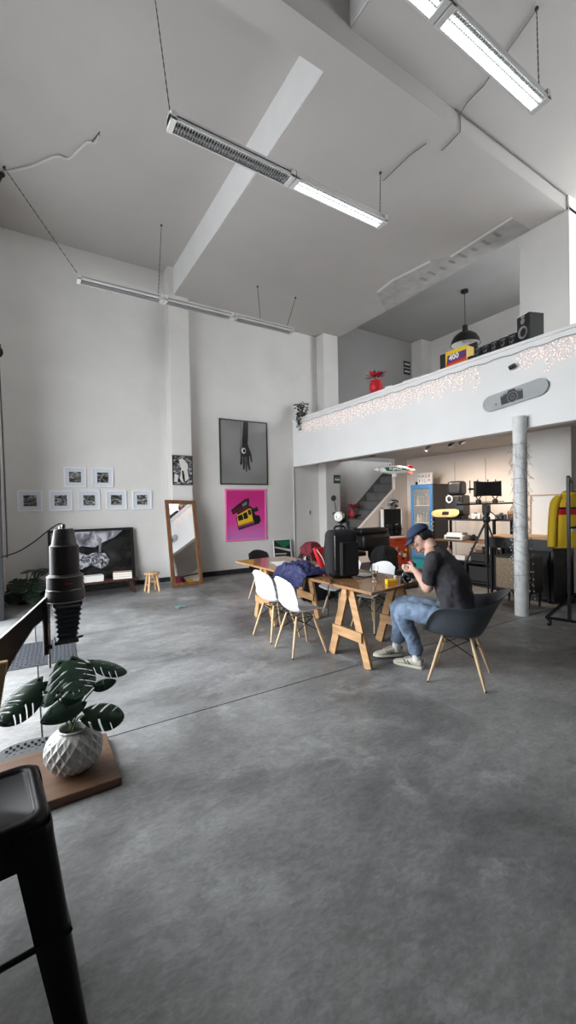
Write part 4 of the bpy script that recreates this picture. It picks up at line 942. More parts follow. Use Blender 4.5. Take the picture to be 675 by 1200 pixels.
for p, q in (((k, k), (-k, k)), ((-k, k), (-k, -k)), ((-k, -k), (k, -k)), ((k, -k), (k, k))): b.tube([(p[0]*.98, p[1]*.98, .46), (q[0]*.98, q[1]*.98, .46)], .008, 'blackm', 8)
b.obj('footrest', t)
# ------------------------------------------------------------------ scooter on a low platform
b = MB(); b.box(-.3, 1.5, -.75, .45, 0, .36, 'bins'); tag(b.obj('display_platform', loc=(4.62, 6.0, 0), bevel=.01), 'low black platform carrying the scooter behind the table', 'platform')
t = thing('scooter', 'black motor scooter with round headlight parked behind the table', 'scooter', (4.95, 6.05, .36))
def wheel(x):
    b = MB(); Q = Matrix.Rotation(pi/2, 4, 'X'); b.lathe([(.13, -.05), (.20, -.055), (.235, -.03), (.24, 0), (.235, .03), (.20, .055), (.13, .05)], 'black', 28, (x, 0, .24), Q, cap=False); b.lathe([(.001, -.02), (.13, -.03), (.13, .03), (.001, .02)], 'chrome', 20, (x, 0, .24), Q, cap=False); b.obj('wheel', t)
wheel(-.12); wheel(.92)
b = MB(); b.grid(lambda u, v: (-.02+.09*abs(2*v-1)**2-.10*(1-u)**2+.03*u, (2*v-1)*(.20-.07*u), .26+.64*u), 12, 10, 'black'); b.obj('leg_shield', t, mods=[('SOLIDIFY', dict(thickness=.03)), ('SUBSURF', dict(levels=1, render_levels=1))], ang=80)
b = MB(); b.tube([(-.12, 0, .24), (.03, 0, .88), (.05, 0, .98)], .035, 'black', 10); b.grid(lambda u, v: (-.12+.27*cos(pi*(.08+.8*u)), (2*v-1)*.075, .24+.28*sin(pi*(.08+.8*u))), 12, 4, 'black'); b.obj('fork', t)
b = MB(); b.ball((.0, 0, .95), .13, 'black', 10, (.9, 1.0, .75)); b.obj('headlight_cowl', t)
b = MB(); Q = Matrix.Rotation(R(-90), 4, 'Y') @ Matrix.Rotation(0, 4, 'Z'); Q = Matrix.Rotation(R(25), 4, 'Z') @ Q
b.lathe([(.10, .0), (.105, .08), (.098, .095), (.086, .09)], 'chrome', 24, (-.03, -.02, .985), Q, cap=False); b.lathe([(.085, .088), (.05, .10), (.001, .104)], 'offw', 24, (-.03, -.02, .985), Q, cap=False); b.lathe([(.03, .105), (.012, .11)], 'chrome', 16, (-.03, -.02, .985), Q); b.obj('headlight', t)
b = MB(); b.tube(wave([(.16, .36, 1.05), (.06, .30, 1.03), (.02, .12, 1.0), (.02, -.12, 1.0), (.06, -.30, 1.0), (.16, -.38, 1.0)], 24), .014, 'black', 8); b.tube([(.16, .36, 1.05), (.06, .30, 1.03)], .02, 'black'); b.tube([(.06, -.30, 1.0), (.16, -.38, 1.0)], .02, 'black'); b.obj('handlebar', t)
for sy, zz in ((.20, 1.30), (-.30, 1.06)):
    b = MB(); b.tube(wave([(.04, sy*.8, 1.02), (.03, sy*1.0, zz-.1), (.05, sy*1.25, zz)], 12), .008, 'black', 6); b.obj('mirror_stem', t); b = MB(); b.lathe([(.001, -.02), (.05, -.012), (.058, .008), (.001, .01)], 'blackf', 16, (.05, sy*1.3, zz+.03), Matrix.Rotation(R(20), 4, 'Z') @ Matrix.Rotation(R(-85), 4, 'Y'), cap=False); b.obj('mirror', t)
rbox(.38, 1.10, -.15, .15, .62, .74, 'black', 'seat', t, .05)
rbox(.42, 1.15, -.17, .17, .30, .64, 'black', 'rear_body', t, .09)
rbox(.02, .50, -.14, .14, .22, .30, 'black', 'footboard', t, .02)
heap('black_duffel_bag', 'bulky black bag sitting on the floor platform at the scooter tail', 'bag', (5.50, 5.50, .361), .27, .2, .44, 'blackf', 8, .6)

# red flower pot on stairs
def poinsettia(name, label, loc, s, potm='red'):
    t = thing(name, label, 'plant', loc); b = MB(); b.lathe([(.001, 0), (.07*s, 0), (.11*s, .06*s), (.115*s, .12*s), (.08*s, .19*s), (.09*s, .21*s), (.07*s, .20*s), (.001, .17*s)], potm, 18, cap=False); b.obj('pot', t, mods=[('SUBSURF', dict(levels=1, render_levels=1))])
    rnd = random.Random(3); b = MB()
    for k in range(26):
        a = rnd.uniform(0, 2*pi); e = rnd.uniform(.1, 1.3); c = V((.05*s*cos(a), .05*s*sin(a), .26*s)); d = V((cos(a)*cos(e), sin(a)*cos(e), sin(e)*.7))*rnd.uniform(.09, .17)*s; q = d.cross(V((0, 0, 1))).normalized()*.028*s
        b.add([c, c+d*.5+q, c+d, c+d*.5-q], [(0, 1, 2, 3)], 'red' if k % 4 else 'leafd')
    b.obj('petals', t, mods=[('SOLIDIFY', dict(thickness=.003))]); b = MB()
    for k in range(5): b.tube([(0, 0, .16*s), (.03*s*cos(k*1.3), .03*s*sin(k*1.3), .28*s)], .004*s, 'stem', 5)
    b.obj('stems', t); return t
poinsettia('red_flower_pot', 'red leafed plant in a red pot standing on the lower stairs', (7.53, 8.68, 1.191), 1.15, 'red')
b = MB(); b.tube([(0,0,0),(0,0,.01)], .2, 'bins'); 
# exit sign on stair column
t = thing('exit_sign', 'small dark green exit sign on the column beside the stairs', 'sign', (6.91, 8.578, 2.24))
b = MB(); b.box(-.11, .11, -.012, 0, -.11, .11, 'sgreen'); b.obj('plate', t, bevel=.003)
b = MB(); b.box(-.085, .085, -.016, -.012, .03, .036, 'offw'); Q = frame_mtx((0, -.014, -.0), (1, 0, 0), (0, 0, 1)); b.prism([(-.075, -.035), (.045, -.035), (.045, -.06), (.085, -.015), (.045, .03), (.045, .005), (-.075, .005)], 0, .003, 'offw', Q); b.obj('arrow', t, smooth=False)

# ------------------------------------------------------------------ blimp sign
right = V((cos(R(32.07)), -sin(R(32.07)), 0)); fwd = V((sin(R(32.07)), cos(R(32.07)), 0))
t = thing('hanging_blimp', 'white and green advertising blimp hanging under the mezzanine', 'balloon', (6.33, 6.0, 2.25), R(-32.07)); t.rotation_euler = (0, R(2), R(-32.07)); t.scale = (.76, .76, .76)
b = MB(); prof = [(max(.001, .115*sin(pi*(k/20))**.75), -.56+1.12*k/20) for k in range(21)]; b.lathe(prof, 'white', 24, (0, 0, 0), Matrix.Rotation(pi/2, 4, 'Y'), cap=False); b.obj('envelope', t)
def onblimp(b, poly, m, off=.004):
    vs = []
    cx = sum(p[0] for p in poly)/len(poly); cz = sum(p[1] for p in poly)/len(poly)
    def pr(x, z):
        r = .115*max(0, sin(pi*(x+.56)/1.12))**.75+off; return (x, -math.sqrt(max(1e-5, r*r-z*z)), z)
    K = 6
    n = len(poly)
    for i in range(n):
        for k in range(K):
            t0 = k/K; t1 = (k+1)/K; a = poly[i]; c = poly[(i+1) % n]
            f = lambda p, t: (cx+(p[0]-cx)*t, cz+(p[1]-cz)*t)
            if k == 0: b.add([pr(cx, cz), pr(*f(a, t1)), pr(*f(c, t1))], [(0, 1, 2)], m)
            else: b.add([pr(*f(a, t0)), pr(*f(a, t1)), pr(*f(c, t1)), pr(*f(c, t0))], [(0, 1, 2, 3)], m)
b = MB(); onblimp(b, [(-.30, .045), (-.2, .062), (0, .068), (.2, .060), (.33, .035), (.27, -.005), (.20, -.01), (.12, -.03), (0, -.042), (-.15, -.045), (-.24, -.035), (-.25, .0)], 'green'); onblimp(b, [(.24, -.01), (.34, .012), (.42, -.005), (.32, -.03)], 'green'); b.obj('green_panel', t)
b = MB(); b.text('FUJIFILM', .092, 'white', frame_mtx((.0, -.122, .012), (1, 0, 0), (0, 0, 1)), .004, .004); b.obj('lettering', t, smooth=False)
b = MB(); Qy = Matrix.Rotation(pi/2, 4, 'Y')
b.tube([(-.43, -.06*cos(a*pi/8)-.04, .05*sin(a*pi/8)) for a in range(16)], .008, 'red', 6, closed=True); b.obj('nose_ring', t)
for a in (0.35, pi-.35, pi+.35, -.35):
    b = MB(); y, z = cos(a+pi/2), sin(a+pi/2); b.prism([(.30, .03), (.46, .02), (.48, .12), (.38, .13)], -.006, .006, 'red', frame_mtx((0, 0, 0), (1, 0, 0), (0, y*1.0, z))); b.obj('tail_fin', t)
rbox(-.06, .06, -.035, .035, -.19, -.105, 'white', 'gondola', t, .02)
b = MB(); b.tube([(0, 0, .11), (.02, 0, .46)], .002, 'cord', 4); b.obj('string', t)
t = thing('hanging_ball', 'silver ball with black print hanging below the blimp', 'ornament', (6.35, 6.08, 1.565))
b = MB(); b.ball((0, 0, 0), .115, 'silver', 14); b.obj('ball', t); b = MB()
for k in range(16):
    a = -pi/2-.5+.9*random.uniform(-1, 1); e = random.uniform(-.7, .8); p = V((cos(a)*cos(e), sin(a)*cos(e), sin(e)))*.105; b.ball(p, .03, 'black', 5, (1, 1, .6))
b.obj('print', t); b = MB(); b.tube([(0, 0, .11), (0, 0, .45)], .002, 'cord', 4); b.obj('string', t)

# ------------------------------------------------------------------ under the mezzanine
# red cabinet and camera case
t = thing('red_cabinet', 'orange red metal cabinet covered with stickers beside the blue fridge', 'cabinet', (7.57, 7.28, 0))
b = MB(); b.box(-.37, .37, -.18, .14, .06, .73, 'redcab'); b.box(-.34, .34, -.15, .13, 0, .06, 'black'); b.obj('body', t, bevel=.01)
b = MB(); b.box(-.33, .33, -.19, -.18, .60, .71, 'redcab'); b.obj('drawer', t, bevel=.004); b = MB(); b.box(-.33, .33, -.19, -.18, .09, .58, 'redcab'); b.obj('door', t, bevel=.004)
b = MB(); b.box(-.15, .15, -.205, -.19, .69, .70, 'chrome'); b.obj('handle', t)
rnd = random.Random(5)
for k, m in enumerate(['offw', 'green', 'paper', 'black', 'tan', 'purple', 'paper', 'silver', 'black', 'offw', 'yellow']):
    x = -.26+.052*k; z = .36+.13*rnd.uniform(-1, 1); s = rnd.uniform(.035, .07); b = MB(); b.prism([(x+s*cos(a*pi/4+.3), z+s*.8*sin(a*pi/4+.3)) for a in range(8)], 0, .002+.0005*k, m, frame_mtx((0, -.191, 0), (1, 0, 0), (0, 0, 1))); b.obj('sticker', t, smooth=False)
t = thing('display_case', 'white framed open display case with black lining on the red cabinet', 'case', (7.56, 7.22, .735))
b = MB(); w = .335; b.box(-w, -w+.035, .02, .10, 0, .74, 'white'); b.box(w-.035, w, .02, .10, 0, .74, 'white'); b.box(-w, w, -.07, .10, 0, .045, 'white'); b.box(-w, w, .02, .10, .705, .74, 'white'); b.obj('frame', t, bevel=.003)
b = MB(); b.box(-w+.035, w-.035, .04, .09, .045, .705, 'black'); b.obj('lining', t); b = MB(); b.box(-w+.035, w-.035, -.065, .04, .046, .06, 'black'); b.box(-w+.035, w-.035, -.03, .04, .205, .213, 'black'); b.obj('shelf', t)
for k, (x, z) in enumerate([(-.15, .062), (.12, .062), (-.17, .215), (.13, .215)]):
    t = thing('vintage_camera', ['black vintage camera, lower left in the white display case', 'black vintage camera with a round chrome badge, lower right in the display case', 'black vintage camera, upper left in the white display case', 'black vintage camera with a chrome top, upper right in the display case'][k], 'camera', (7.56+x, 7.205, .735+z), 0, 'cameras in the display case'); camera_body(t, 1.35, 'black', 'chrome' if k == 3 else 'black')
# fridge (front faces -X)
t = thing('display_fridge', 'tall blue framed glass door fridge with black sides', 'fridge', (7.70, 6.50, 0))
b = MB(); b.box(.06, .60, -.30, -.27, 0, 2.0, 'black'); b.box(.06, .60, .27, .30, 0, 2.0, 'black'); b.box(.56, .60, -.27, .27, 0, 2.0, 'fridgein'); b.box(.06, .60, -.27, .27, 1.97, 2.0, 'black'); b.box(.06, .60, -.27, .27, .0, .32, 'black'); b.obj('body', t, bevel=.004)
b = MB(); b.box(0, .05, -.30, -.235, .30, 2.0, 'blue'); b.box(0, .05, .235, .30, .30, 2.0, 'blue'); b.box(0, .05, -.235, .235, 1.90, 2.0, 'blue'); b.box(0, .05, -.235, .235, .30, .38, 'blue'); fd = b.obj('door', t, bevel=.005)
b = MB(); b.box(.02, .026, -.235, .235, .38, 1.90, 'pane'); b.obj('glass_pane', fd); b = MB(); b.box(-.03, 0, -.27, -.25, 1.0, 1.4, 'blue'); b.obj('handle', fd, bevel=.004)
b = MB(); b.box(.03, .06, -.30, .30, .02, .30, 'teal'); b.obj('kick_panel', t)
for z in (.72, 1.10, 1.50): b = MB(); b.box(.08, .55, -.26, .26, z, z+.018, 'shelfw'); b.obj('shelf', t)
rnd = random.Random(11); kk = 0
cols = ['maroon', 'offw', 'tan', 'fridgein', 'redcab', 'beige', 'fridgein']
for z, zn in ((1.518, 'top'), (1.118, 'middle'), (.738, 'lower')):
    for i in range(6):
        y = -.21+.084*i; c = cols[(i*3+int(z*10)) % 7]; 
        h = rnd.uniform(.14, .24); t = thing('bottle', 'small bottle on the %s shelf inside the blue fridge' % zn, 'bottle', (7.84, 6.50+y, z+.001), 0, 'bottles on the %s fridge shelf' % zn)
        b = MB(); b.lathe([(.001, 0), (.031, 0), (.032, h*.6), (.014, h*.78), (.012, h)], c, 12); b.obj('bottle_body', t); b = MB(); b.lathe([(.0135, h), (.0135, h+.014)], 'offw', 10); b.obj('bottle_cap', t)
t = thing('lightbox_sign', 'small white letter board standing on top of the blue fridge', 'sign', (7.80, 6.47, 2.001))
b = MB(); b.box(0, .05, -.20, .20, .0, .26, 'paper'); b.obj('box', t, bevel=.003); b = MB(); Q = lambda y, z: frame_mtx((-.002, y, z), (0, -1, 0), (0, 0, 1))
for k, ch in enumerate('HAGE'): b.text(ch, .115, 'black', Q(.135-.09*k, .185), .001)
for k, ch in enumerate('FIL'): b.text(ch, .115, 'black', Q(.135-.08*k, .075), .001)
b.obj('lettering', t, smooth=False); b = MB(); b.text('M', .115, 'red', Q(-.125, .075), .001); b.obj('red_letter', t, smooth=False)
b = MB(); b.box(0, .05, -.02, .02, 0, .07, 'black'); tag(b.obj('small_clip', loc=(7.80, 6.72, 2.001), bevel=.004), 'tiny black gadget left of the letter board on the fridge', 'gadget')
# shelving unit along the back
SX0, SX1, SY0, SY1 = 7.0, 7.55, 4.30, 5.60
t = thing('shelving_unit', 'black metal shelving unit crowded with photo gear behind the seated man', 'shelf', ((SX0+SX1)/2, (SY0+SY1)/2, 0)); hx_, hy_ = (SX1-SX0)/2, (SY1-SY0)/2
for sx in (-1, 1):
    for sy in (-1, 1): b = MB(); b.box(sx*hx_-.02, sx*hx_+.02, sy*hy_-.02, sy*hy_+.02, 0, 1.25, 'blackm'); b.obj('post', t)
for z, m in ((1.215, 'black'), (.80, 'mwood'), (.42, 'black'), (.06, 'black')): b = MB(); b.box(-hx_, hx_, -hy_, hy_, z, z+.03, m); b.obj('shelf_board', t, bevel=.003)
# second shelf span to the right (behind the tripod)
t = thing('display_shelf', 'long black shelf continuing to the white post with cameras on it', 'shelf', (7.36, 3.98, 0))
b = MB(); b.box(-.28, .28, -.10, .29, 1.215, 1.245, 'black'); b.obj('top_board', t, bevel=.003); b = MB(); b.box(-.28, .28, -.10, .29, .80, .83, 'offw'); b.obj('lower_board', t, bevel=.003)
for sx in (-.26, .26): b = MB(); b.box(sx-.015, sx+.015, -.10, -.07, 0, 1.215, 'blackm'); b.obj('post', t)
# crates
def crate(loc, s, label):
    t = thing('storage_crate', label, 'crate', loc, 0, 'black crates on the shelving unit'); b = MB(); x, y, z = s
    b.box(-x, x, -y, -y+.015, 0, z, 'bins'); b.box(-x, x, y-.015, y, 0, z, 'bins'); b.box(-x, -x+.015, -y+.015, y-.015, 0, z, 'bins'); b.box(x-.015, x, -y+.015, y-.015, 0, z, 'bins'); b.box(-x, x, -y, y, 0, .015, 'bins'); b.obj('body', t); b = MB(); b.box(-x-.01, x+.01, -y-.01, -y, z-.03, z, 'bins'); b.box(-x-.01, -x, -y, y, z-.03, z, 'bins'); b.obj('rim', t)
crate((7.22, 4.58, .091), (.2, .24, .28), 'black crate at the bottom of the shelving, nearest the white post'); crate((7.22, 5.12, .091), (.2, .24, .28), 'black crate at the bottom of the shelving, just right of the man')
crate((7.22, 4.58, .451), (.18, .22, .16), 'low black crate on the second shelf, under the white gadgets')
# projector / black machine with reels on top shelf
t = thing('film_projector', 'tall black film projector with a round lens on the top shelf', 'projector', (7.30, 5.26, 1.246), R(8)); t.scale = (1.15, 1.15, 1.28)
rbox(-.14, .14, -.17, .17, .04, .36, 'black', 'body', t, .03); rbox(-.12, .12, -.13, .13, .36, .58, 'black', 'lamp_house', t, .05)
b = MB(); Q = Matrix.Rotation(-pi/2, 4, 'Y'); b.lathe([(.055, .14), (.06, .18), (.048, .185), (.038, .17)], 'offw', 24, (0, .05, .30), Q, cap=False); b.lathe([(.038, .17), (.02, .18), (.001, .18)], 'black', 20, (0, .05, .30), Q, cap=False); b.obj('lens', t)
b = MB(); b.lathe([(.02, .14), (.12, .145), (.12, .165), (.02, .17)], 'black', 28, (0, -.08, .16), Q); b.obj('reel', t); b = MB(); b.tube([(-.15, -.1, .1), (-.16, -.12, .35)], .012, 'chrome'); b.tube([(-.15, .02, .12), (-.15, -.10, .32)], .01, 'chrome'); b.box(-.15, -.14, -.12, -.04, .05, .13, 'offw'); b.obj('film_gate', t)
rbox(-.13, .13, -.14, .14, .0, .05, 'black', 'base', t, .01)
# yellow skateboard
t = thing('skateboard', 'cream and yellow skateboard lying on the top shelf in front of the projector', 'skateboard', (7.05, 5.33, 1.345)); t.rotation_euler = (R(-3), R(-72), R(4)); t.scale = (.8, .8, .8)
b = MB()
def deck(u, v):
    y = (u-.5)*.80; w = .105*min(1, (1-abs(2*u-1)**5))**.5 if abs(2*u-1) < 1 else 0; return ((2*v-1)*w, y, .02+.06*max(0, abs(y)-.28)**1.2*6)
b.grid(deck, 26, 6, 'deckyellow'); b.obj('deck', t, mods=[('SOLIDIFY', dict(thickness=.012))], ang=80); b = MB(); b.box(-.05, .05, -.10, .10, .010, .036, 'black'); b.obj('logo', t, bevel=.01)
for sy in (-.22, .22):
    b = MB(); b.tube([(-.07, sy, 0), (.07, sy, 0)], .012, 'chrome'); b.obj('truck', t)
    for sx in (-.07, .07): b = MB(); b.tube([(sx-.015, sy, 0), (sx+.015, sy, 0)], .026, 'offw', 14); b.obj('wheel', t)
# gadgets on the shelves
def gadget(kind, label, loc, rz=0):
    x, y, z = loc
    if kind == 'printer':
        t = thing('printer', label, 'printer', loc, rz); rbox(-.16, .16, -.20, .20, 0, .10, 'offw', 'body', t, .02); rbox(-.12, .10, -.16, .16, .10, .14, 'paper', 'lid', t, .01); b = MB(); b.box(-.165, -.158, -.15, .15, .03, .06, 'black'); b.obj('slot', t)
    elif kind == 'camera': t = thing('camera', label, 'camera', loc, rz, 'cameras on the shelves'); camera_body(t, 1.2)
    elif kind == 'scamera': t = thing('camera', label, 'camera', loc, rz, 'cameras on the shelves'); camera_body(t, 1.3, 'offw', 'chrome')
    elif kind == 'bag': t = thing('leather_case', label, 'case', loc, rz); rbox(-.09, .09, -.10, .10, 0, .16, 'brown', 'body', t, .03); rbox(-.095, -.04, -.08, .08, .09, .165, 'tan', 'flap', t, .015); b = MB(); b.tube(wave([(-.0, -.09, .14), (0, -.05, .21), (0, .05, .21), (0, .09, .14)], 14), .007, 'brown'); b.obj('strap', t)
    elif kind == 'box': t = thing('paper_box', label, 'box', loc, rz, 'paper boxes on the shelves'); rbox(-.09, .09, -.10, .10, 0, .08, 'paper', 'body', t, .004, 1); rbox(-.093, .093, -.103, .103, .05, .085, 'offw', 'lid', t, .004, 1)
    elif kind == 'jug': t = thing('chemical_jug', label, 'jug', loc, rz); b = MB(); b.lathe([(.001, 0), (.06, 0), (.065, .02), (.065, .14), (.02, .19), (.018, .22)], 'beige', 16); b.obj('body', t); b = MB(); b.lathe([(.022, .215), (.022, .24)], 'red', 12); b.obj('cap', t)
    elif kind == 'lamp': t = thing('desk_lamp', label, 'lamp', loc, rz); b = MB(); b.lathe([(.07, 0), (.07, .02), (.01, .03)], 'black', 16); b.obj('base', t); b = MB(); b.tube([(0, 0, .02), (.0, .05, .16), (0, -.05, .26)], .008, 'black'); b.obj('arm', t); b = MB(); b.lathe([(.015, .06), (.05, 0)], 'black', 14, (0, -.07, .20), cap=False); b.obj('shade', t)
    return t
Z1 = 1.246; Z2 = .831; Z3 = .451
gadget('scamera', 'white and chrome camera on the top shelf just right of the projector', (7.12, 4.72, Z1), R(-90))
gadget('box', 'white paper box on the top shelf behind the tripod slider', (7.2, 4.48, Z1), .2)
gadget('camera', 'black camera on the top shelf left of the leather case', (7.1, 4.22, Z1), R(-80))
gadget('bag', 'brown leather camera case on the top shelf beside the white post', (7.1, 3.98, Z1), .1)
gadget('printer', 'white flat scanner on the wooden middle shelf behind the man', (7.15, 5.15, Z2), .05)
gadget('camera', 'black camera on the wooden middle shelf right of the scanner', (7.15, 4.80, Z2), R(-100))
gadget('camera', 'black camera lying on the light lower board near the white post', (7.25, 4.16, Z2), R(-70))
gadget('scamera', 'silver camera on the light lower board beside the white post', (7.25, 3.97, Z2), R(-110))
gadget('camera', 'black camera on the middle shelf directly behind the tripod legs', (7.15, 4.45, Z2), R(-90))
gadget('jug', 'cream chemical jug with a red cap on the third shelf behind the man', (7.2, 5.40, Z3))
gadget('box', 'white paper box on the third shelf beside the chemical jug', (7.15, 5.05, Z3), .1)
gadget('jug', 'cream chemical jug on the third shelf, further from the red cabinet', (7.2, 4.88, Z3))
gadget('bag', 'tan leather bag on the low black crate under the wooden shelf', (7.12, 4.64, .612), .1).scale = (.75, .75, .72); gadget('box', 'pale box on the low black crate, nearest the white post', (7.14, 4.42, .612), 0)
# fairy strand hanging on the shelf post
b = MB()
for k in range(22): z = 1.22-.042*k; b.ball((6.950+.01*sin(k*2), 5.585+.012*cos(k*3), z), .011, 'bulbo', 4)
b.tube([(6.950, 5.585, 1.22), (6.950, 5.585, .3)], .003, 'dwire', 4); tag(b.obj('hanging_bead_strand'), 'thin strand of white beads hanging down the left post of the shelving', 'bead strand')

# tripod with slider and rig
t = thing('tripod', 'tall black tripod carrying a slider bar in front of the shelves', 'tripod', (6.38, 4.05, 0))
top = V((0, 0, 1.26))
for k, (fx, fy) in enumerate([(.15, .08), (-.42, .40), (.20, -.34)]):
    b = MB(); f = V((fx, fy, 0)); mid = top.lerp(f, .45); 
    o = V((-fy, fx, 0)).normalized()*.018
    b.tube([top+o, mid+o], .013, 'black', 8); b.tube([top-o, mid-o], .013, 'black', 8); b.tube([top.lerp(f, .4), f+V((0, 0, .03))], .014, 'black', 8); b.ball(f+V((0, 0, .02)), .022, 'black', 6); b.obj('leg', t)
b = MB(); b.lathe([(.045, 1.22), (.06, 1.25), (.06, 1.30), (.045, 1.33)], 'black', 20); b.tube([(0, 0, .55), (0, 0, 1.45)], .034, 'black', 12); b.obj('centre_column', t)
b = MB(); b.box(-.05, .05, -.045, .045, 1.38, 1.515, 'black'); b.tube([(.02, -.03, 1.42), (.20, -.10, 1.28)], .009, 'black'); b.lathe([(.05, 1.34), (.05, 1.40)], 'black', 20); b.obj('fluid_head', t, bevel=.008)
dd = V((.86, -.50, 0)); b = MB(); b.tube([V((0, 0, 1.525))-dd*.50, V((0, 0, 1.535))+dd*.48], .014, 'black', 8); b.tube([V((0, 0, 1.555))-dd*.3, V((0, 0, 1.565))+dd*.3], .008, 'black', 6); b.obj('slider_bar', t)
for s in (-.13, .15):
    b = MB(); p = dd*s+V((0, 0, 1.55)); b.box(p.x-.03, p.x+.03, p.y-.03, p.y+.03, 1.53, 1.60, 'black'); b.tube([p+V((0, 0, .04)), p-dd*.055+V((0, 0, .12)), p-dd*.06+V((0, 0, .17))], .009, 'black'); b.tube([p+V((0, 0, .04)), p+dd*.055+V((0, 0, .12)), p+dd*.06+V((0, 0, .17))], .009, 'black'); b.obj('yoke', t)
t = thing('camera_rig', 'black curved rig panel mounted on top of the tripod slider', 'camera rig', (6.40, 4.04, 1.745), R(-30))
b = MB(); b.grid(lambda u, v: (-.23+.46*u, .05*(1-(2*u-1)**2), .10*(2*v-1)*1.15+(.012*(2*u-1)**2)*(1 if v > .5 else -1)+.03), 14, 6, 'black'); b.obj('panel', t, mods=[('SOLIDIFY', dict(thickness=.05))])
b = MB(); b.tube([(-.29, 0, -.04), (-.29, 0, .17)], .008, 'black'); b.tube([(-.31, 0, .03), (-.22, 0, .03)], .016, 'black'); b.ball((-.29, 0, .03), .025, 'black', 6); b.obj('side_arm', t)
b = MB()
for x in (-.15, 0.02, .15): b.tube([(x, .02, .12), (x, .02, .185)], .006, 'black'); b.ball((x, .02, .165), .012, 'black', 5)
b.obj('pins', t)

# black desk with wood top, cane cabinet beneath, framed board
t = thing('black_desk', 'long black desk with a thin wooden top behind the white post', 'desk', (0, 0, 0))
b = MB(); b.box(6.62, 7.06, 3.14, 4.22, .965, .99, 'tan'); b.obj('desktop', t, bevel=.003); b = MB(); b.box(6.64, 7.05, 3.16, 4.20, .79, .965, 'bins'); b.obj('apron', t, bevel=.004)
b = MB(); b.box(6.66, 7.05, 3.16, 3.20, .03, .79, 'bins'); b.obj('side_panel', t); b = MB(); b.box(7.03, 7.05, 3.2, 4.18, .03, .79, 'bins'); b.obj('back_panel', t)
for x, y in ((6.68, 4.16), (7.0, 4.16), (6.68, 3.24)): b = MB(); b.tube([(x, y, 0), (x, y, .79)], .025, 'black', 12); b.obj('leg', t)
b = MB(); b.tube([(6.628, 3.86+.035*cos(a*pi/8), .86+.035*sin(a*pi/8)) for a in range(16)], .006, 'chrome', 6, closed=True); b.obj('ring_pull', t)
t = thing('cane_cabinet', 'small black cabinet with a woven cane front behind the white post', 'cabinet', (6.22, 3.46, 0))
b = MB(); b.box(-.16, .20, -.27, .27, .22, .74, 'black'); b.obj('body', t, bevel=.006); b = MB(); b.box(-.168, -.16, -.235, .235, .26, .71, 'cane'); b.obj('cane_front', t)
for sx in (-.13, .17):
    for sy in (-.23, .23): b = MB(); b.tube([(sx, sy, .23), (sx, sy, .14), (sx-.01, sy, 0)], [.028, .02, .015], 'black', 10); b.obj('leg', t)
t = thing('framed_board', 'blank white board in a thin pinkish wooden frame standing on the desk', 'board', (7.035, 3.46, .991)); t.rotation_euler = (0, .04, 0)
b = MB(); 
for a in [(-.235, -.215, 0, .67), (.215, .235, 0, .67), (-.215, .215, 0, .022), (-.215, .215, .648, .67)]: b.box(-.02, 0, a[0], a[1], a[2], a[3], 'tan')
b.obj('frame', t); b = MB(); b.box(-.012, -.002, -.215, .215, .022, .648, 'paper'); b.obj('panel', t)
# cables on floor
for k, (x, y, s) in enumerate([(6.6, 2.6, .7), (7.45, 2.75, 1.), (7.1, 2.45, .7)]):
    b = MB(); rnd = random.Random(k); b.tube(wave([(x+.18*s*cos(a)+rnd.uniform(-.05, .05), y+.10*s*sin(a)+rnd.uniform(-.04, .04), .03+.05*rnd.random()) for a in [i*.9 for i in range(14)]], 80), .014, 'black', 5); tag(b.obj('cable_coil'), ['tangled black cable on the floor just right of the desk panel', 'larger tangle of black cable on the floor by the pillar base', 'small tangle of black cable nearest the rack wheels'][k], 'cable', 'black cables on the floor')
# fairy lights around the post
rnd = random.Random(21)
t = thing('wound_fairy_lights', 'unlit fairy lights with dark wire wound loosely around the white post', 'string lights', (5.70, 3.12, 0))
b = MB(); pts = []
z = 2.42
for k in range(150):
    a = k*.52; zz = 2.42-k*(2.42-.42)/150+.03*sin(k*.9); dense = 1 if (zz > 1.9 or zz < 1.1) else .6; pts.append(V(((.095+.02*rnd.random())*cos(a), (.095+.02*rnd.random())*sin(a), zz)))
b.tube(pts, .0022, 'dwire', 4); b.obj('main_wire', t)
bb = MB(); bw_ = MB()
for k in range(150):
    zz = rnd.choice([rnd.uniform(1.75, 2.42), rnd.uniform(.45, 1.1), rnd.uniform(1.1, 1.75)] if rnd.random() < .8 else [rnd.uniform(1.9, 2.4)]); a = rnd.uniform(0, 2*pi); r0 = .092; r1 = .092+rnd.uniform(.0, .07); p = V((r0*cos(a), r0*sin(a), zz)); q = V((r1*cos(a+.2), r1*sin(a+.2), zz-rnd.uniform(.02, .12)))
    bw_.tube([p, q], .0018, 'dwire', 4); bb.ball(q, .0075, 'bulbo', 3)
bw_.obj('twigs', t); bb.obj('bulbs', t)
b = MB(); e = V((5.70+.10, 3.12-.09, 0)); p = wave([(.10, -.08, 1.05), (.125, -.09, .7), (.11, -.10, .4), (.14, -.10, .22)], 20); b.tube(p, .003, 'dwire', 4)
for q in p[::2]: b.ball(q+V((.008, 0, 0)), .011, 'bulbo', 3)
b.obj('hanging_tail', t)

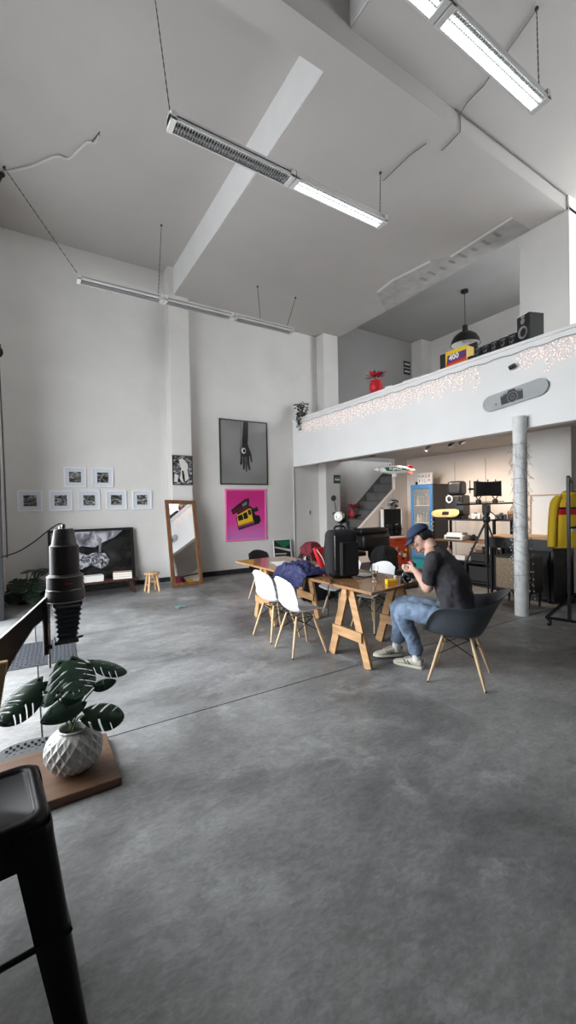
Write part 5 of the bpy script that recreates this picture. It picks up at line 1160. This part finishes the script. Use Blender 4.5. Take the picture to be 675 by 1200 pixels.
# clothes rack and jacket
t = thing('clothes_rack', 'black metal clothes rack on wheels at the right edge', 'rack', (0, 0, 0))
rk = 'blackm'
b = MB(); b.beam((5.46, 2.68, .10), (6.98, 3.05, .10), .03, .03, rk); b.beam((5.46, 2.68, .10), (5.78, 1.40, .10), .03, .03, rk); b.beam((6.98, 3.05, .10), (7.1, 1.8, .10), .03, .03, rk); b.beam((5.78, 1.40, .10), (7.1, 1.8, .10), .03, .03, rk); b.obj('base', t)
b = MB(); b.beam((5.55, 2.46, .10), (5.55, 2.46, 1.84), .032, .032, rk); b.obj('upright', t); b = MB(); b.beam((5.55, 2.46, 1.84), (6.98, 3.05, 1.84), .032, .032, rk); b.obj('top_bar', t); b = MB(); b.beam((5.55, 2.46, .84), (6.98, 3.05, .84), .025, .025, rk); b.obj('lower_bar', t); b = MB(); b.beam((6.98, 3.05, .10), (6.98, 3.05, 1.84), .032, .032, rk); b.obj('upright', t)
for x, y in ((5.48, 2.66), (6.95, 3.03), (5.79, 1.44), (7.08, 1.82)):
    b = MB(); b.lathe([(.018, -.016), (.036, -.014), (.038, 0), (.036, .014), (.018, .016)], 'black', 16, (x, y, .038), Matrix.Rotation(pi/2, 4, 'X')); b.box(x-.012, x+.012, y-.022, y+.022, .04, .09, 'black'); b.obj('caster', t)
t = thing('yellow_jacket', 'bright yellow jacket with red and black chest stripes hanging on the black rack', 'jacket', (6.45, 2.83, 0), R(-22))
b = MB()
def jb(u, v):
    th = 2*pi*u; z = 1.66-.76*v; w = .255-.03*math.exp(-v*9)*3+.02*v; d = .085+.03*sin(v*3)
    if v < .12: w *= .45+.55*(v/.12)**.5; d *= .6+.4*v/.12
    n = 1+.05*sin(5*th+3*v)+.03*sin(9*th)
    return (w*cos(th)*n, d*sin(th)*n, z)
b.grid(jb, 36, 16, 'jacket'); b.obj('body', t, ang=80)
for s in (-1, 1):
    b = MB(); b.tube(wave([(s*.19, 0, 1.60), (s*.26, 0, 1.50), (s*.305, -.01, 1.25), (s*.335, -.02, .92)], 20), interp([.05, .060, .055, .050], len(wave([(0, 0, 0)]*4, 20))), 'jacket', 14); b.obj('sleeve', t)
b = MB(); b.tube([(.10*cos(a*pi/8), .06*sin(a*pi/8), 1.655+.01*sin(a*pi/8)) for a in range(16)], .028, 'jacket', 8, closed=True); b.tube([(.085*cos(a*pi/8), .05*sin(a*pi/8), 1.675) for a in range(16)], .012, 'brown', 8, closed=True); b.obj('collar', t)
def jband(z0_, z1_, m, off):
    b = MB(); b.grid(lambda u, v: (lambda p: (p[0]*off, p[1]*off, z0_+(z1_-z0_)*v))(jb(.5+.5*u, (1.66-(z0_+(z1_-z0_)*v))/.76)), 24, 3, m); return b
jband(1.36, 1.44, 'red', 1.03).obj('red_stripe', t); jband(1.44, 1.465, 'black', 1.035).obj('black_stripe', t)
b = MB(); b.text('K', .075, 'red', frame_mtx((-.17, -.118, 1.50), (1, 0, 0), (0, 0, 1)), .003, .002); b.obj('lettering', t, smooth=False)
b = MB(); b.box(-.14, .10, -.135, -.125, 1.17, 1.20, 'black'); b.box(-.12, .0, -.137, -.125, 1.13, 1.165, 'offw'); b.obj('chest_logo', t)
b = MB(); b.tube([(0, 0, 1.68), (0, 0, 1.78), (.02, 0, 1.835), (-.02, 0, 1.84)], .003, 'chrome', 6); b.obj('hanger_hook', t)

# spotlights under the mezzanine
for k, (x, y, l) in enumerate([(6.55, 5.35, 'small dark spotlight under the mezzanine, left of the lit pair'), (6.55, 4.82, 'small spotlight under the mezzanine, left of the silver one'), (6.55, 4.60, 'small silver spotlight under the mezzanine nearest the white post'), (6.4, 6.7, 'small round ceiling sensor under the mezzanine by the stair column')]):
    t = thing('spotlight' if k < 3 else 'ceiling_sensor', l, 'spotlight' if k < 3 else 'sensor', (x, y, 2.70), 0, None)
    b = MB(); b.lathe([(.045, -.02), (.045, 0)], 'grayp', 16); b.obj('base', t); b = MB(); Q = Matrix.Rotation(R(50+10*k), 4, 'Y'); b.lathe([(.03, -.07), (.04, .05), (.034, .05), (.03, .03), (.001, .03)], 'chrome' if k == 2 else 'grayp', 16, (0, 0, -.07), Q, cap=False); b.obj('head', t)

# ------------------------------------------------------------------ on the parapet
t = thing('icicle_lights', 'warm glowing icicle fairy lights hung along the white parapet edge', 'string lights', (0, 0, 0))
rnd = random.Random(2); X0 = XP-.032
ys = []; y = 8.44
while y > 2.3:
    if not (3.33 < y < 3.74) and not (3.13 < y < 3.33): ys.append(y)
    y -= .082
b = MB(); b.tube([(X0, 8.5-.125*k, 3.60+.012*sin(k*1.9)) for k in range(50)], .0045, 'dwire', 4); b.obj('main_wire', t)
NS = len(ys)
for k, y in enumerate(ys):
    L = [.24, .13, .32, .18, .27][k % 5]*rnd.uniform(.7, 1.2); b = MB(); p = V((X0, y, 3.60)); x = 0; z = 0
    while z < L:
        q = V((X0+rnd.uniform(-.012, .004), y+rnd.uniform(-.03, .03), 3.60-z-.035)); b.tube([p, q], .0024, 'fwire', 4)
        for j in range(2): c = q+V((rnd.uniform(-.012, .0), rnd.uniform(-.035, .035), rnd.uniform(-.02, .02))); b.ball(c, .0066, 'fairy', 2)
        p = q; z += .034
    b.obj('light_strand', t)
# snowboard / skate deck with a printed camera, mounted on parapet
t = thing('mounted_deck', 'silver skateboard deck with a printed camera mounted on the white parapet', 'skateboard', (XP-.03, 3.22, 3.02)); t.rotation_euler = (R(-6), 0, 0)
b = MB(); hl, hr = .46, .115
poly = [((hl-hr*1.1)*s_+hr*1.1*cos(R(a)), hr*sin(R(a))) for s_, rg in ((1, range(-90, 91, 12)), (-1, range(90, 271, 12))) for a in rg]
b.prism(poly, -.006, .006, 'skate', frame_mtx((0, 0, 0), (0, -1, 0), (0, 0, 1))); b.obj('deck', t, bevel=.003)
b = MB(); Q = lambda d: frame_mtx((-.007-d, 0.02, 0), (0, -1, 0), (0, 0, 1))
b.prism([(-.16, -.075), (.15, -.075), (.155, .045), (.07, .06), (.05, .095), (-.04, .095), (-.06, .06), (-.16, .05)], 0, .002, 'black', Q(0)); b.prism([(-.15, .03), (-.08, .06), (-.05, .08), (-.08, .085), (-.15, .06)], 0, .002, 'grayp', Q(.002)); b.prism([(.07, .05), (.14, .03), (.15, .06), (.08, .08)], 0, .002, 'grayp', Q(.002))
for r_, m, d in ((.075, 'grayp', .002), (.066, 'black', .004), (.030, 'grayp', .006), (.024, 'black', .008)): b.prism([(r_*cos(a*pi/12)+.01, r_*sin(a*pi/12)-.012) for a in range(24)], 0, .002, m, Q(d))
b.prism([(-.235+.012*cos(a*pi/4), -.04+.012*sin(a*pi/4)) for a in range(8)], 0, .002, 'black', Q(0)); b.obj('printed_camera', t, smooth=False)
b = MB(); b.box(.006, .03, -.2, -.16, -.03, .03, 'grayp'); b.box(.006, .03, .16, .2, -.03, .03, 'grayp'); b.obj('bracket', t)
t = thing('security_camera', 'tiny black camera fixed to the parapet below the speaker', 'camera', (XP, 3.23, 3.43))
b = MB(); b.tube([(0, 0, 0), (-.045, 0, 0)], .022, 'black', 12); b.obj('mount', t); b = MB(); b.tube([(-.05, .03, -.02), (-.05, -.05, .0)], .032, 'black', 14); b.obj('body', t, bevel=.004)
# speaker
ZT = 3.736
t = thing('speaker', 'black studio speaker standing on the parapet in front of the pillar', 'speaker', (5.885, 3.07, ZT), R(-20)); t.scale = (1.2, 1.12, 1.2)
b = MB(); b.box(-.085, .11, -.10, .10, 0, .30, 'black'); b.obj('cabinet', t, bevel=.006)
Q = Matrix.Rotation(-pi/2, 4, 'Y'); b = MB(); b.lathe([(.072, .085), (.07, .095), (.055, .088), (.03, .078), (.001, .082)], 'grayp', 24, (0, 0, .105), Q, cap=False); b.obj('woofer', t); b = MB(); b.lathe([(.035, .085), (.034, .092), (.012, .088), (.001, .092)], 'grayp', 20, (0, .0, .23), Q, cap=False); b.obj('tweeter', t); b = MB(); b.box(-.088, -.084, -.03, .03, .275, .283, 'offw'); b.obj('badge', t)
spn = ['first small black camera from the film box', 'second small black camera from the film box', 'middle small black camera', 'second small black camera from the speaker', 'small black camera nearest the speaker']
for k in range(5):
    t = thing('toy_camera', spn[k]+' in the row on the parapet', 'camera', (5.865, 3.80-.133*k, ZT), 0, 'small black cameras in a row on the parapet')
    b = MB(); b.box(-.05, .05, -.060, .060, 0, .15+.006*k, 'black'); b.obj('body', t, bevel=.006); b = MB(); b.lathe([(.042, .05), (.044, .075), (.034, .078), (.028, .066), (.001, .068)], 'black', 18, (0, 0, .08), Matrix.Rotation(-pi/2, 4, 'Y'), cap=False); b.lathe([(.03, .0765), (.026, .08)], 'grayp', 18, (0, 0, .08), Matrix.Rotation(-pi/2, 4, 'Y'), cap=False); b.obj('lens', t)
    b = MB(); b.box(-.054, -.05, -.03, .03, .128, .142, 'grayp'); b.obj('badge', t)
# giant film box
t = thing('giant_film_box', 'oversized yellow film box marked 400 standing on the parapet', 'box', (5.93, 4.19, ZT), R(-90)); t.rotation_euler = (0, 0, R(-90))
b = MB(); b.box(-.19, .19, -.10, .10, 0, .27, 'yellow'); b.obj('carton', t, bevel=.004)
b = MB(); Q = lambda d: frame_mtx((0, -.10-d, 0), (1, 0, 0), (0, 0, 1)); b.prism([(-.17, .06), (.19, .10), (.19, .205), (-.15, .20)], 0, .002, 'purple', Q(.0)); b.prism([(-.18, .04), (.19, .06), (.19, .10), (-.17, .07)], 0, .002, 'red', Q(.002)); b.prism([(-.18, .02), (.19, .03), (.19, .06), (-.18, .045)], 0, .002, 'orange', Q(.004)); b.obj('bands', t, smooth=False)
b = MB(); b.text('400', .12, 'white', frame_mtx((-.03, -.104, .15), (1, 0, .05), (-.05, 0, 1)), .002, .003); b.obj('number', t, smooth=False)
b = MB(); b.box(-.09, .09, -.045, .045, 0, .07, 'black'); tag(b.obj('black_gadget', loc=(5.90, 3.92, ZT), rz=0, bevel=.01), 'low black gadget between the film box and the small cameras on the parapet', 'gadget')
# dark picture leaning behind
t = thing('dark_screen', 'black framed dark screen standing behind the yellow film box upstairs', 'screen', (6.22, 4.42, 3.55), R(0))
b = MB(); b.box(-.02, .02, -.35, .35, 0, .60, 'black'); b.obj('panel', t, bevel=.005); b = MB(); b.box(-.024, -.020, -.31, .31, .04, .56, 'bins'); b.obj('glass', t); b = MB(); b.box(-.04, -.03, .18, .19, .12, .5, 'chrome'); b.obj('edge_strip', t)
b = MB(); b.box(6.0, 6.6, 3.9, 4.85, 2.9, 3.55, 'bins'); tag(b.obj('storage_cabinet', bevel=.01), 'black cabinet hidden behind the parapet carrying the dark screen', 'cabinet')
# pendant
t = thing('pendant_lamp', 'black dome pendant lamp hanging over the mezzanine', 'lamp', (8.79, 6.05, 5.26)); t.scale = (1.55, 1.55, 1.35)
b = MB(); b.lathe([(.215, 0), (.21, .01), (.195, .08), (.16, .15), (.10, .20), (.045, .225), (.04, .26), (.035, .33), (.001, .34)], 'black', 32, cap=False); b.obj('shade', t, mods=[('SOLIDIFY', dict(thickness=.004))]); b = MB(); b.lathe([(.205, .004), (.188, .08), (.15, .145), (.09, .19), (.001, .20)], 'offw', 32, cap=False); b.obj('inner_lining', t)
b = MB(); b.ball((0, 0, .07), .05, 'tubeoff', 10); b.obj('bulb', t); b = MB(); b.tube([(0, 0, .33), (0, 0, .91)], .004, 'black', 6); b.obj('cord', t); b = MB(); b.lathe([(.03, .885), (.055, .90), (.05, .94)], 'black', 16); b.obj('ceiling_rose', t)
# red vase
poinsettia('red_vase', 'red flowers in a glossy red vase standing on the parapet', (5.88, 6.02, ZT), 1.25)
# papers on parapet
for k, (y, w) in enumerate([(5.42, .11), (5.12, .15), (5.64, .08)]):
    b = MB(); b.box(-.06, .06, -w, w, 0, .02+.012*k, 'paper'); tag(b.obj('paper_stack', loc=(5.87, y, ZT), rz=.05*k, bevel=.002), ['middle low stack of white paper on the parapet right of the red vase', 'white paper stack on the parapet furthest from the red vase', 'small white paper stack nearest the red vase'][k], 'papers', 'paper stacks on the parapet')
# trailing plant
t = thing('trailing_plant', 'dark trailing plant hanging over the far left end of the parapet', 'plant', (5.86, 8.56, ZT)); rnd = random.Random(4)
b = MB(); b.lathe([(.001, 0), (.05, 0), (.07, .10), (.06, .10), (.001, .08)], 'dpot', 14, cap=False); b.obj('pot', t)
b = MB(); bs = MB()
def lf(c, r):
    d = V((rnd.uniform(-1, 1), rnd.uniform(-1, 1), rnd.uniform(-.6, .6))).normalized(); q = d.orthogonal().normalized(); b.add([c-d*r*.2, c+d*r*.5+q*r*.5, c+d*r*1.1, c+d*r*.5-q*r*.5], [(0, 1, 2, 3)], 'leafd')
for k in range(120):
    c = V((rnd.uniform(-.14, .08), rnd.uniform(-.16, .16), rnd.uniform(.10, .36))); lf(c, rnd.uniform(.04, .07))
for k in range(6):
    p = wave([(0, 0, .1), (-.13, rnd.uniform(-.06, .06), .10), (-.15, rnd.uniform(-.1, .06), -.05), (-.15, rnd.uniform(-.1, .04), -rnd.uniform(.12, .32))], 16); bs.tube(p, .003, 'stem', 4)
    for q in p[4:]:
        for j in range(2): lf(q+V((rnd.uniform(-.02, .0), rnd.uniform(-.03, .03), 0)), .04)
b.obj('foliage', t, mods=[('SOLIDIFY', dict(thickness=.002))]); bs.obj('stems', t)
# posters upstairs
for k, z in enumerate((5.84, 5.62)):
    b = MB(); b.box(-.14, .14, -.012, 0, -.09, .09, 'bins'); b.box(-.11, .11, -.016, -.012, -.02, .02, 'offw'); tag(b.obj('small_sign', loc=(9.98, YF-.012, z), smooth=False), ['upper of two small dark signs on the mezzanine wall', 'lower of two small dark signs on the mezzanine wall'][k], 'sign', 'small signs on the mezzanine wall')

# ------------------------------------------------------------------ camera and light
cam = bpy.data.cameras.new('camera'); co = bpy.data.objects.new('camera', cam); C.objects.link(co); scn.camera = co
cam.sensor_fit = 'VERTICAL'; cam.sensor_height = 36; cam.lens = 36*486.974/1200; cam.clip_start = .05; cam.clip_end = 200
yaw, pit, rol = .559779, -.013424, .019625
fw = V((sin(yaw)*cos(pit), cos(yaw)*cos(pit), sin(pit))); rt = V((cos(yaw), -sin(yaw), 0)); dn = fw.cross(rt)
r2 = rt*cos(rol)+dn*sin(rol); d2 = -rt*sin(rol)+dn*cos(rol)
m3 = Matrix((r2, -d2, -fw)).transposed(); co.matrix_world = Matrix.Translation((0, 0, 1.55)) @ m3.to_4x4()

w = bpy.data.worlds.new('sky'); scn.world = w; w.use_nodes = True; bg = w.node_tree.nodes['Background']; bg.inputs['Color'].default_value = (.93, .97, 1, 1); bg.inputs['Strength'].default_value = WORLD
def area(name, loc, rot, sx, sy, power=0, portal=False, col=(1, 1, 1)):
    l = bpy.data.lights.new(name, 'AREA'); l.shape = 'RECTANGLE'; l.size = sx; l.size_y = sy; l.energy = power; l.color = col
    if portal: l.cycles.is_portal = True
    o = bpy.data.objects.new(name, l); C.objects.link(o); o.location = loc; o.rotation_euler = rot; return o
for x, y in ((6.5, 5.35), (6.5, 4.82), (6.5, 4.60), (6.5, 5.9)):  # the last spot has no fitting above it, added for extra warm light
    l = bpy.data.lights.new('warm_spot', 'SPOT'); l.energy = SPOTW; l.color = (1, .80, .62); l.spot_size = R(130); l.spot_blend = .8; l.shadow_soft_size = .04
    o = bpy.data.objects.new('warm_spot', l); C.objects.link(o); o.location = (x, y, 2.56); o.rotation_euler = (R(0), R(-30), 0)
area('door_portal', (-1.32, 5.03, 2.15), (0, R(-90), 0), 4.3, 4.46, portal=True)
scn.view_settings.view_transform = 'Standard'; scn.view_settings.look = 'None'; scn.view_settings.gamma = 1; scn.view_settings.exposure = EXPO
scn.view_settings.use_curve_mapping = False
scn.cycles.use_denoising = True; scn.cycles.max_bounces = 10; scn.cycles.diffuse_bounces = 6; scn.cycles.glossy_bounces = 4; scn.cycles.transmission_bounces = 6; scn.cycles.transparent_max_bounces = 8
scn.cycles.sample_clamp_indirect = 8; scn.cycles.caustics_reflective = False; scn.cycles.caustics_refractive = False
